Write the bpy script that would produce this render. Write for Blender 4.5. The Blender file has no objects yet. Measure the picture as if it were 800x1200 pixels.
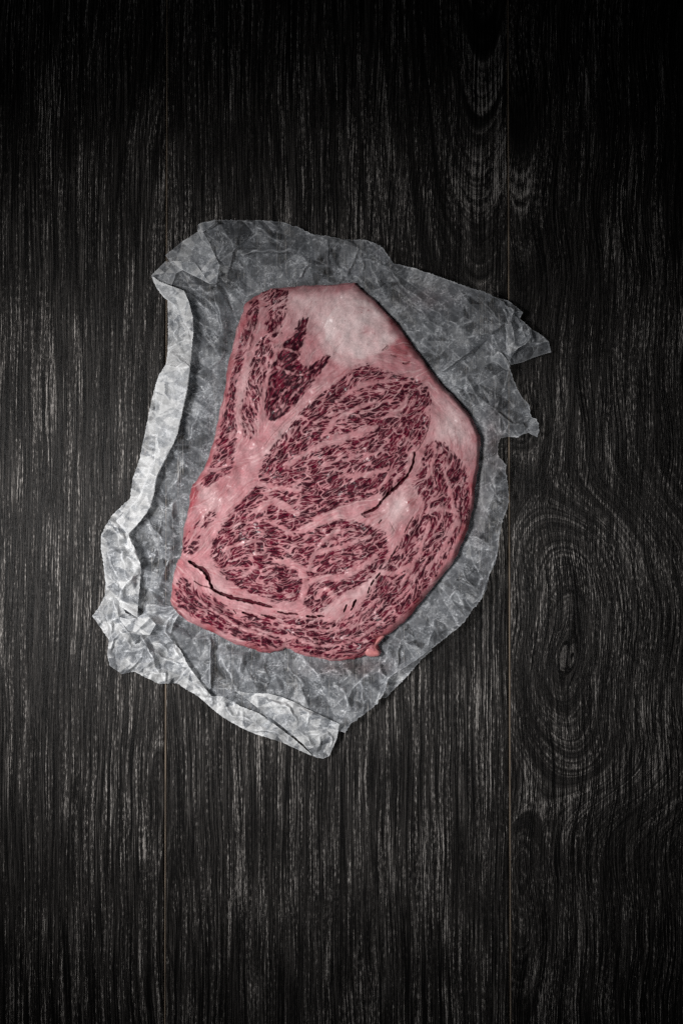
import bpy, math, random
import numpy as np
from mathutils import Vector, Matrix
from mathutils.geometry import delaunay_2d_cdt

# ------------------------------------------------------------------ camera, light, exposure
S = 0.0005                       # metres per design unit (the board is laid out in half-millimetres)
sc = bpy.context.scene
col = sc.collection
DIST, TILT = 1.2, math.radians(1.7)
cam_data = bpy.data.cameras.new("camera")
cam = bpy.data.objects.new("camera", cam_data)
col.objects.link(cam)
cam.location = (0, -DIST * math.sin(TILT), DIST * math.cos(TILT))
cam.rotation_euler = (TILT, 0, 0)
cam_data.sensor_fit = 'VERTICAL'
cam_data.sensor_height = 24
cam_data.lens = 48
cam_data.clip_start = 0.05
cam_data.clip_end = 20
sc.camera = cam

world = bpy.data.worlds.new("World")
sc.world = world
world.use_nodes = True
world.node_tree.nodes["Background"].inputs[0].default_value = (0.55, 0.6, 0.68, 1)
world.node_tree.nodes["Background"].inputs[1].default_value = 0.009

def lamp(name, kind, loc, target, energy, colour, **kw):
    d = bpy.data.lights.new(name, kind)
    d.energy = energy
    d.color = colour
    for k, v in kw.items():
        setattr(d, k, v)
    o = bpy.data.objects.new(name, d)
    col.objects.link(o)
    o.location = loc
    o.rotation_euler = (Vector(target) - Vector(loc)).to_track_quat('-Z', 'Y').to_euler()
    return o

# a snooted studio head from the left of the board
lamp("studio_spot", 'SPOT', (-0.60, 0.02, 0.85), (-0.072, -0.042, 0), 66.0, (1.0, 0.985, 0.968),
     spot_size=math.radians(29), spot_blend=1.0, shadow_soft_size=0.12)
# soft fill from the near side
lamp("fill_spot", 'SPOT', (0.22, -0.95, 1.0), (-0.02, -0.03, 0), 20.0, (0.95, 0.98, 1.0),
     spot_size=math.radians(23.5), spot_blend=1.0, shadow_soft_size=0.18)

sc.view_settings.view_transform = 'Standard'
sc.view_settings.look = 'None'
sc.view_settings.exposure = 0.0
sc.view_settings.gamma = 1.0
sc.cycles.use_denoising = False
sc.cycles.sample_clamp_indirect = 4.0

# ------------------------------------------------------------------ helpers
rng = np.random.default_rng(7)
random.seed(7)
ct, st = math.cos(TILT), math.sin(TILT)

def world_xyz(px, py, pz):
    """board layout units (x right, y down, z up) -> metres on the board"""
    px = np.asarray(px, float); py = np.asarray(py, float); z = np.asarray(pz, float) * S
    a = (px - 400) / 2400.0; b = (600 - py) / 2400.0
    dx, dy, dz = a, b * ct + st, b * st - ct
    t = (z - cam.location.z) / dz
    return np.stack([t * dx, cam.location.y + t * dy, z + 0 * t], -1)

def zoom(x0, y0, s, pts):
    return [(x0 + p[0] / s, y0 + p[1] / s) + tuple(p[2:]) for p in pts]

def catmull(pts, n=6, closed=True):
    P = np.array(pts, float)
    m = len(P)
    out = []
    rngi = range(m) if closed else range(m - 1)
    for i in rngi:
        p0 = P[(i - 1) % m] if closed or i > 0 else P[i]
        p1 = P[i]; p2 = P[(i + 1) % m]
        p3 = P[(i + 2) % m] if closed or i + 2 < m else p2
        for k in range(n):
            t = k / n
            out.append(0.5 * (2 * p1 + (p2 - p0) * t + (2 * p0 - 5 * p1 + 4 * p2 - p3) * t * t
                              + (3 * p1 - p0 - 3 * p2 + p3) * t ** 3))
    if not closed:
        out.append(P[-1])
    return np.array(out)

def densify(pts, step=1.5, jitter=0.0, closed=True, seed=0):
    P = np.array(pts, float)[:, :2]
    r = np.random.default_rng(seed)
    out = []
    m = len(P)
    for i in range(m if closed else m - 1):
        a, b = P[i], P[(i + 1) % m]
        L = np.hypot(*(b - a))
        n = max(1, int(L / step))
        nrm = np.array([-(b - a)[1], (b - a)[0]]) / max(L, 1e-6)
        for k in range(n):
            q = a + (b - a) * k / n
            if jitter and k:
                q = q + nrm * r.normal(0, jitter)
            out.append(q)
    return np.array(out)

def inside(poly, X, Y):
    poly = np.asarray(poly)
    res = np.zeros(X.shape, bool)
    x0, y0 = poly[-1][:2]
    for x1, y1 in poly[:, :2]:
        if y1 != y0:
            c = ((y1 > Y) != (y0 > Y)) & (X < (x0 - x1) * (Y - y1) / (y0 - y1) + x1)
            res ^= c
        x0, y0 = x1, y1
    return res

def seg_dist(path, X, Y, closed=True):
    path = np.asarray(path, float)[:, :2]
    best = np.full(X.shape, 1e9)
    bx = np.zeros(X.shape); by = np.zeros(X.shape); bt = np.zeros(X.shape)
    m = len(path)
    N = m if closed else m - 1
    for i in range(N):
        ax, ay = path[i]; cx, cy = path[(i + 1) % m]
        dx, dy = cx - ax, cy - ay
        L2 = dx * dx + dy * dy
        if L2 < 1e-9:
            continue
        t = np.clip(((X - ax) * dx + (Y - ay) * dy) / L2, 0, 1)
        qx = ax + t * dx; qy = ay + t * dy
        d = (X - qx) ** 2 + (Y - qy) ** 2
        k = d < best
        best[k] = d[k]; bx[k] = qx[k]; by[k] = qy[k]; bt[k] = (i + t[k]) / N
    return np.sqrt(best), bx, by, bt

def sm(a, b, x):
    t = np.clip((x - a) / (b - a), 0, 1)
    return t * t * (3 - 2 * t)

def fblur(img, sx, sy=None):
    sy = sx if sy is None else sy
    h, w = img.shape
    fy = np.fft.fftfreq(h)[:, None]; fx = np.fft.rfftfreq(w)[None, :]
    k = np.exp(-2 * (math.pi ** 2) * ((fx * sx) ** 2 + (fy * sy) ** 2))
    return np.fft.irfft2(np.fft.rfft2(img) * k, s=img.shape)

def nrm(a):
    return (a - a.mean()) / a.std()

def grid_in(poly, pitch):
    """quads of a square grid that lie inside poly; the rim vertices sit on the outline"""
    poly = np.asarray(poly, float)[:, :2]
    x0, y0 = poly.min(0) - pitch; x1, y1 = poly.max(0) + pitch
    nx = int((x1 - x0) / pitch) + 2; ny = int((y1 - y0) / pitch) + 2
    cx = x0 + (np.arange(nx - 1) + .5) * pitch; cy = y0 + (np.arange(ny - 1) + .5) * pitch
    CX, CY = np.meshgrid(cx, cy)
    m = inside(poly, CX, CY)
    J, I = np.nonzero(m)
    a = J * nx + I
    quads = np.stack([a + nx, a + nx + 1, a + 1, a], 1)
    cnt = np.bincount(quads.ravel(), minlength=nx * ny)
    used = np.nonzero(cnt)[0]
    remap = np.full(nx * ny, -1); remap[used] = np.arange(len(used))
    quads = remap[quads]
    vx = x0 + (used % nx) * pitch; vy = y0 + (used // nx) * pitch
    rim = cnt[used] < 4
    _, qx, qy, _ = seg_dist(poly, vx[rim], vy[rim])
    vx = vx.astype(float); vy = vy.astype(float)
    vx[rim] = qx; vy[rim] = qy
    return vx, vy, quads, rim

def mesh_obj(name, verts, quads, mat, parent=None, attrs=None, colours=None, smooth=True):
    quads = np.asarray(quads)
    me = bpy.data.meshes.new(name)
    nv, nf, k = len(verts), len(quads), quads.shape[1]
    me.vertices.add(nv)
    me.vertices.foreach_set("co", np.ascontiguousarray(verts, dtype=np.float32).ravel())
    me.loops.add(nf * k)
    me.loops.foreach_set("vertex_index", quads.astype(np.int32).ravel())
    me.polygons.add(nf)
    me.polygons.foreach_set("loop_start", np.arange(0, nf * k, k, dtype=np.int32))
    me.polygons.foreach_set("loop_total", np.full(nf, k, dtype=np.int32))
    me.polygons.foreach_set("use_smooth", np.full(nf, smooth, dtype=bool))
    me.update(calc_edges=True)
    for an, av in (attrs or {}).items():
        me.attributes.new(an, 'FLOAT', 'POINT').data.foreach_set("value", np.asarray(av, np.float32))
    for an, av in (colours or {}).items():
        c4 = np.concatenate([av, np.ones((nv, 1))], 1).astype(np.float32)
        me.attributes.new(an, 'FLOAT_COLOR', 'POINT').data.foreach_set("color", c4.ravel())
    me.materials.append(mat)
    o = bpy.data.objects.new(name, me)
    col.objects.link(o)
    if parent:
        o.parent = parent
        o.matrix_parent_inverse = Matrix.Translation(-Vector(parent.location))
    return o

class Nodes:
    def __init__(self, name):
        self.m = bpy.data.materials.new(name)
        self.m.use_nodes = True
        self.t = self.m.node_tree
        self.t.nodes.clear()
    def n(self, kind, props=None, **inp):
        nd = self.t.nodes.new(kind)
        for k, v in (props or {}).items():
            setattr(nd, k, v)
        for k, v in inp.items():
            key = int(k[1:]) if k[0] == 'i' and k[1:].isdigit() else k.replace('_', ' ')
            s = nd.inputs[key]
            if isinstance(v, bpy.types.NodeSocket):
                self.t.links.new(v, s)
            else:
                s.default_value = v
        return nd
    def math(self, op, a, b=0.0, c=0.0, clamp=False):
        return self.n('ShaderNodeMath', dict(operation=op, use_clamp=clamp), i0=a, i1=b, i2=c).outputs[0]
    def xyz(self, x, y, z=0.0):
        return self.n('ShaderNodeCombineXYZ', X=x, Y=y, Z=z).outputs[0]
    def noise(self, vec, scale=1.0, detail=2.0, rough=0.5, dist=0.0):
        return self.n('ShaderNodeTexNoise', dict(noise_dimensions='3D'), Vector=vec, Scale=scale,
                      Detail=detail, Roughness=rough, Distortion=dist).outputs[0]
    def ramp(self, x, a, b, lo=0.0, hi=1.0):
        return self.n('ShaderNodeMapRange', dict(interpolation_type='SMOOTHSTEP'), i0=x, i1=a, i2=b, i3=lo, i4=hi).outputs[0]
    def mix(self, f, a, b):
        return self.n('ShaderNodeMix', dict(data_type='RGBA'), i0=f, i6=a, i7=b).outputs[2]
    def attr(self, name, out='Fac'):
        return self.n('ShaderNodeAttribute', dict(attribute_name=name)).outputs[out]
    def units(self):
        co = self.n('ShaderNodeNewGeometry').outputs['Position']
        s = self.n('ShaderNodeVectorMath', dict(operation='SCALE'), i0=co, Scale=1.0 / S).outputs[0]
        x = self.n('ShaderNodeSeparateXYZ', i0=s)
        return s, x.outputs[0], x.outputs[1], x.outputs[2]

# ------------------------------------------------------------------ materials
def wood_material():
    N = Nodes("black_limed_oak")
    _, x, y, z = N.units()
    u = N.attr("grain")
    wob = N.noise(N.xyz(N.math('MULTIPLY', x, 0.02), N.math('MULTIPLY', y, 0.012)), detail=2.0)
    xw = N.math('ADD', x, N.math('MULTIPLY', wob, 7.0))
    ring = N.noise(N.xyz(N.math('MULTIPLY', u, 0.075), N.math('MULTIPLY', y, 0.0018), 3.0), detail=2.5, rough=.6)
    ringf = N.noise(N.xyz(N.math('MULTIPLY', u, 0.19), N.math('MULTIPLY', y, 0.004), 8.0), detail=2.0, rough=.6)
    s1 = N.noise(N.xyz(N.math('MULTIPLY', xw, 0.95), N.math('MULTIPLY', y, 0.011), 1.0), detail=4.0, rough=.68)
    s2 = N.noise(N.xyz(N.math('MULTIPLY', u, 0.8), N.math('MULTIPLY', y, 0.012), 5.0), detail=3.0, rough=.62)
    dash = N.noise(N.xyz(N.math('MULTIPLY', xw, 0.95), N.math('MULTIPLY', y, 0.15), 2.0), detail=2.0, rough=.6)
    patch = N.noise(N.xyz(N.math('MULTIPLY', x, 0.013), N.math('MULTIPLY', y, 0.006), 9.0), detail=2.0)
    rb = N.ramp(ring, .40, .62)
    rf = N.ramp(ringf, .42, .60)
    streak = N.math('ADD', N.math('MULTIPLY', s1, .72), N.math('MULTIPLY', s2, .28))
    base = N.ramp(streak, .455, .60)
    spec = N.ramp(dash, .50, .66)
    ringmix = N.math('ADD', N.math('MULTIPLY', rb, .6), N.math('MULTIPLY', rf, .4))
    k = N.math('MULTIPLY', base, N.math('ADD', N.math('SUBTRACT', .42, N.math('MULTIPLY', N.attr('figure'), .40)), N.math('MULTIPLY', N.math('ADD', N.math('MULTIPLY', rb, N.math('ADD', .6, N.math('MULTIPLY', N.attr('figure'), .5))), N.math('MULTIPLY', rf, .4)), N.math('ADD', .55, N.math('MULTIPLY', N.attr('figure'), .45)))))
    k2 = N.math('MULTIPLY', spec, N.math('MULTIPLY', rf, .75))
    k = N.math('MULTIPLY', N.math('ADD', N.math('MULTIPLY', k, .70), N.math('MULTIPLY', k2, .50)), N.ramp(dash, .30, .55, .55, 1.05))
    k = N.math('MULTIPLY', k, N.ramp(patch, .3, .7, .65, 1.25), clamp=True)
    lines = N.noise(N.xyz(N.math('MULTIPLY', N.math('ADD', N.attr('fibre'), N.math('MULTIPLY', wob, 5.0)), 0.78), N.math('MULTIPLY', y, 0.0045), 12.0), detail=3.0, rough=.6)
    k = N.math('MULTIPLY', N.math('ADD', k, .10), N.ramp(lines, .40, .53, .16, 1.15), clamp=True)
    c = N.mix(N.ramp(k, .02, .50), (0.004, 0.0038, 0.0038, 1), (0.050, 0.046, 0.0435, 1))
    c = N.mix(N.ramp(k, .45, 1.0), c, (0.38, 0.355, 0.335, 1))
    edge = N.ramp(z, -1.6, -0.25, 1.0, 0.0)
    c = N.mix(edge, c, (0.05, 0.035, 0.025, 1))
    h = N.math('ADD', N.math('MULTIPLY', k, -.6), N.math('ADD', streak, N.math('MULTIPLY', dash, .6)))
    b = N.n('ShaderNodeBump', Strength=.45, Distance=.0008, Height=h)
    p = N.n('ShaderNodeBsdfPrincipled', Base_Color=c, Roughness=N.ramp(k, 0, 1, .30, .42), Normal=b.outputs[0])
    p.inputs['Specular IOR Level'].default_value = .045
    o = N.n('ShaderNodeOutputMaterial', Surface=p.outputs[0])
    return N.m

def plain_material(name, c, rough=.7):
    N = Nodes(name)
    v, x, y, z = N.units()
    n = N.noise(N.xyz(N.math('MULTIPLY', x, .3), N.math('MULTIPLY', y, .03)), detail=3.0)
    cc = N.mix(N.ramp(n, .3, .7), tuple(0.45 * q for q in c) + (1,), tuple(c) + (1,))
    p = N.n('ShaderNodeBsdfPrincipled', Base_Color=cc, Roughness=rough)
    N.n('ShaderNodeOutputMaterial', Surface=p.outputs[0])
    return N.m

def paper_material():
    N = Nodes("waxed_paper")
    v, x, y, z = N.units()
    cr = N.attr("crease")
    op = N.attr("layers")
    warp = N.n('ShaderNodeTexNoise', Vector=v, Scale=.05, Detail=2.0).outputs[1]
    vw = N.n('ShaderNodeVectorMath', dict(operation='MULTIPLY_ADD'), i0=warp, i1=(34, 34, 34), i2=v).outputs[0]
    vo = N.n('ShaderNodeTexVoronoi', dict(feature='DISTANCE_TO_EDGE'), Vector=vw, Scale=.085).outputs[0]
    vo2 = N.n('ShaderNodeTexVoronoi', dict(feature='DISTANCE_TO_EDGE'), Vector=vw, Scale=.21).outputs[0]
    big = N.noise(v, .028, 3.0, .6)
    fine = N.noise(v, .42, 3.0, .65)
    mid = N.noise(v, .11, 3.0, .6, 0.6)
    gate = N.ramp(mid, .42, .62)
    line = N.math('MULTIPLY', N.ramp(vo, 0.0, .035, 1.0, 0.0), N.math('MULTIPLY', gate, .36))
    line2 = N.math('MULTIPLY', N.ramp(vo2, 0.0, .09, 1.0, 0.0), N.math('MULTIPLY', N.ramp(mid, .48, .64), .36))
    wax = N.math('MULTIPLY', N.ramp(fine, .44, .66), N.ramp(N.math('ADD', N.math('MULTIPLY', big, .5), N.math('MULTIPLY', mid, .5)), .42, .60))
    white = N.math('ADD', N.math('MULTIPLY', cr, .85), N.math('ADD', line, N.math('ADD', line2, N.math('MULTIPLY', wax, .30))), clamp=True)
    alpha = N.math('ADD', op, N.math('MULTIPLY', white, .72))
    alpha = N.math('ADD', alpha, N.math('MULTIPLY', N.math('SUBTRACT', fine, .5), .16))
    alpha = N.math('ADD', alpha, N.math('MULTIPLY', N.math('SUBTRACT', big, .5), .48), clamp=True)
    c = N.mix(N.ramp(op, .24, .66), (0.415, 0.44, 0.485, 1), (0.68, 0.685, 0.69, 1))
    c = N.mix(white, c, (0.83, 0.845, 0.87, 1))
    c = N.mix(N.attr("stain"), c, (0.42, 0.27, 0.27, 1))
    h = N.math('ADD', N.math('MULTIPLY', N.ramp(vo, 0, .22), .5), N.math('ADD', N.math('MULTIPLY', N.ramp(vo2, 0, .3), .35), N.math('MULTIPLY', fine, .5)))
    b = N.n('ShaderNodeBump', Strength=.10, Distance=.0008, Height=h).outputs[0]
    dif = N.n('ShaderNodeBsdfDiffuse', Color=c, Normal=b)
    trl = N.n('ShaderNodeBsdfTranslucent', Color=c, Normal=b)
    body = N.n('ShaderNodeMixShader', i0=.22, i1=dif.outputs[0], i2=trl.outputs[0])
    tr = N.n('ShaderNodeBsdfTransparent', Color=(.93, .93, .92, 1))
    mx = N.n('ShaderNodeMixShader', i0=alpha, i1=tr.outputs[0], i2=body.outputs[0])
    gl = N.n('ShaderNodeBsdfGlossy', Color=(1, 1, 1, 1), Roughness=.40, Normal=b)
    fr = N.n('ShaderNodeFresnel', IOR=1.42, Normal=b)
    out = N.n('ShaderNodeMixShader', i0=N.math('MULTIPLY', fr.outputs[0], .55), i1=mx.outputs[0], i2=gl.outputs[0])
    N.n('ShaderNodeOutputMaterial', Surface=out.outputs[0])
    return N.m

def meat_material():
    N = Nodes("marbled_beef")
    v, x, y, z = N.units()
    c = N.attr("pigment", 'Color')
    mus = N.attr("moist")
    n1 = N.noise(v, .5, 3.0, .6)
    n2 = N.noise(v, .09, 3.0, .6)
    c = N.n('ShaderNodeHueSaturation', Hue=.5, Saturation=N.ramp(n2, .3, .7, .92, 1.10), Value=N.ramp(n1, .25, .75, .91, 1.08), Color=c).outputs[0]
    h = N.math('ADD', N.math('MULTIPLY', n1, .5), N.noise(v, .16, 3.0, .6))
    b = N.n('ShaderNodeBump', Strength=.24, Distance=.0007, Height=h).outputs[0]
    wet = N.math('MULTIPLY', N.ramp(N.noise(v, .045, 2.0, .5), .48, .64), N.ramp(N.noise(v, .20, 3.0, .6), .44, .64))
    wet = N.math('ADD', wet, N.math('MULTIPLY', mus, N.ramp(N.noise(v, .16, 3.0, .6), .40, .62)), clamp=True)
    p = N.n('ShaderNodeBsdfPrincipled', Base_Color=c, Roughness=N.ramp(wet, 0, 1, .46, .33), Normal=b, Specular_IOR_Level=N.ramp(wet, 0, 1, .04, .40))
    N.n('ShaderNodeOutputMaterial', Surface=p.outputs[0])
    return N.m

WOOD = wood_material()
TAN = plain_material("raw_fibreboard", (0.22, 0.17, 0.125))
BASE = plain_material("dark_backing", (0.03, 0.025, 0.02))
PAPER = paper_material()
MEAT = meat_material()

# ------------------------------------------------------------------ the tabletop
def seam_left(y): return 195.6 - 2.6 * y / 1200.0
def seam_right(y): return 594.3 + 3.0 * y / 1200.0

bx0, bx1, by0, by1 = -330.0, 1130.0, -330.0, 1530.0
c4 = world_xyz([bx0, bx1, bx1, bx0], [by1, by1, by0, by0], [-10] * 4)
lo = world_xyz([bx0, bx1, bx1, bx0], [by1, by1, by0, by0], [-40] * 4)
tabletop = mesh_obj("tabletop", np.concatenate([c4, lo]),
                    [[0, 1, 2, 3], [7, 6, 5, 4], [0, 4, 5, 1], [1, 5, 6, 2], [2, 6, 7, 3], [3, 7, 4, 0]], BASE, smooth=False)
tabletop["kind"] = "structure"

def figure(X, Y):
    # how strongly the flat-sawn growth rings show
    a = sm(455, 520, X) * sm(430, 330, Y) * sm(640, 600, X)
    b = .55 * np.exp(-((X - 655) / 38) ** 2 - ((Y - 700) / 150) ** 2)
    c = .8 * np.exp(-((X - 618) / 14) ** 2 - ((Y - 930) / 110) ** 2) + .8 * np.exp(-((X - 208) / 14) ** 2 - ((Y - 1040) / 60) ** 2) + .8 * np.exp(-((X - 178) / 14) ** 2 - ((Y - 880) / 50) ** 2)
    return np.clip(a + b + c, 0, 1)

def plank(xl, xr, field):
    """xl, xr: functions of y; one long board with eased edges"""
    ys = np.arange(by0, by1 + 1, 5.0)
    w = max(xr(0) - xl(0), 1)
    n = int(w / 4)
    s = np.concatenate([[0, 0, .6 / w, 1.6 / w], np.linspace(3 / w, 1 - 3 / w, n), [1 - 1.6 / w, 1 - .6 / w, 1, 1]])
    zz = np.concatenate([[-10, -1.3, -.5, -.12], np.zeros(n), [-.12, -.5, -1.3, -10]])
    XL = np.array([xl(y) for y in ys])[:, None]; XR = np.array([xr(y) for y in ys])[:, None]
    X = XL + (XR - XL) * s[None]; Y = np.repeat(ys[:, None], len(s), 1); Z = np.repeat(zz[None], len(ys), 0)
    V = world_xyz(X, Y, Z).reshape(-1, 3)
    ny, nx = X.shape
    J, I = np.meshgrid(np.arange(ny - 1), np.arange(nx - 1), indexing='ij')
    a = (J * nx + I).ravel()
    q = np.stack([a + nx, a + nx + 1, a + 1, a], 1)
    u, f = field(X, Y)
    return mesh_obj("plank", V, q, WOOD, tabletop, attrs=dict(grain=u.ravel(), fibre=f.ravel(), figure=figure(X, Y).ravel()))

def lowwarp(X, Y, k=0.0):
    return 4 * np.sin(X * .021 + Y * .004 + k) + 2.2 * np.sin(Y * .009 - X * .009 + 2 * k) + .8 * np.sin(Y * .027 + X * .05 + k)

# each board: (growth-ring field, fibre field) - fibres run along the board and bend with the figure
def grain_left(X, Y):
    u = np.hypot(X - 246, 0.105 * (Y - 1010))
    arch = np.hypot(X - 186, 0.30 * (Y - 905)) + 60
    k = np.exp(-((X - 186) / 26) ** 2 - ((Y - 900) / 75) ** 2)
    u = -(u * (1 - k) + arch * k) + lowwarp(X, Y, .3)
    f = X - .00010 * (246 - X) * np.abs(Y - 1010) ** 1.15 * .4 + lowwarp(X, Y, .3)
    return u - 3000, f - 3000

def grain_mid(X, Y):
    # cathedral figure hanging from the top right, straight grain elsewhere
    u = -np.hypot(X - 562, 0.185 * (Y + 150))
    f2 = np.hypot(X - 205, 0.22 * (Y - 1050))
    k = np.exp(-((X - 205) / 40) ** 2 - ((Y - 1050) / 80) ** 2)
    k0 = sm(330, 560, Y)
    u = u * (1 - k0) + k0 * (X - 582)
    f = X - 14 * np.exp(-((X - 470) / 60) ** 2) * sm(420, 60, Y) + lowwarp(X, Y, 1.4)
    return u * (1 - k) + (f2 - 380) * k + lowwarp(X, Y, 1.4), f

def grain_right(X, Y):
    dy = Y - 768
    t = 0.40 + 0.50 * np.exp(-np.abs(dy) / 28.0)
    dx = X - 666 + 5 * np.sin(Y * .033)
    u = np.hypot(dx, t * dy)
    far = sm(120, 260, np.abs(dy))
    top = np.hypot(X - 606, 0.10 * (Y + 260))
    bot = np.hypot(X - 612, 0.20 * (Y - 1010)) + 40
    u = u * (1 - far) + far * np.where(dy < 0, top, bot)
    f = dx * (1 - 260.0 / (dx ** 2 + (.45 * dy) ** 2 + 130.0)) + 10 * np.exp(-((X - 630) / 22) ** 2 - ((Y - 590) / 60) ** 2)
    return u + lowwarp(X, Y, 2.2) + 6000, f + .6 * lowwarp(X, Y, 2.2) + 6000

plank(lambda y: bx0, lambda y: seam_left(y) - 1.1, grain_left)
plank(lambda y: seam_left(y) + 1.1, lambda y: seam_right(y) - 1.2, grain_mid)
plank(lambda y: seam_right(y) + 1.2, lambda y: bx1, grain_right)

def strip(f, a, b, ztop):
    p = [(f(by0) + a, by0), (f(by0) + b, by0), (f(by1) + b, by1), (f(by1) + a, by1)]
    P = np.array(p)
    top = world_xyz(P[:, 0], P[:, 1], [ztop] * 4); bot = world_xyz(P[:, 0], P[:, 1], [-9.9] * 4)
    mesh_obj("seam_strip", np.concatenate([top, bot]),
             [[3, 2, 1, 0], [4, 5, 6, 7], [0, 1, 5, 4], [1, 2, 6, 5], [2, 3, 7, 6], [3, 0, 4, 7]], TAN, tabletop, smooth=False)
strip(seam_left, -0.30, 0.75, -1.3)
strip(seam_right, -0.4, 1.0, -0.8)

# ------------------------------------------------------------------ steak outline (needed by the paper)
OUT = [(232,560),(243,541),(254,500),(262.5,461),(268,425.5),(276,392.5),(284.5,365),(288,356),(301,346),(317.5,339),(345,335.5),
       (372,334.5),(411,331.5),(419,334.5),(430.5,345),(452.5,365),(472,389),(491,415),(502,430),(518.5,452),(533,466),
       (548,484),(559.5,504),(562.5,521),(560,545),(556,577),(552.5,602),(546,624),(535,651),(518.5,674),(496.5,701),(476,726),
       (462,738),(448,747),(443,753),(446,765),(438,769),(425,769),(411,773),(390,774),(370,771),(350,766),(335,759.5),(328.5,763),
       (312,764.5),(295.5,761),(271,752),(246,740),(216,725),(204,713),(200.5,704),(202,688),(206,664),(210.5,654),(213.5,649),
       (214,633),(220,600),(225,572)]
STEAK = catmull(OUT, 5)
_a = np.arange(len(STEAK))
STEAK = STEAK + np.stack([.55 * np.sin(_a * .9) + .45 * np.sin(_a * 2.3 + 1), .55 * np.cos(_a * .73 + 2) + .4 * np.sin(_a * 1.9)], 1)

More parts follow.
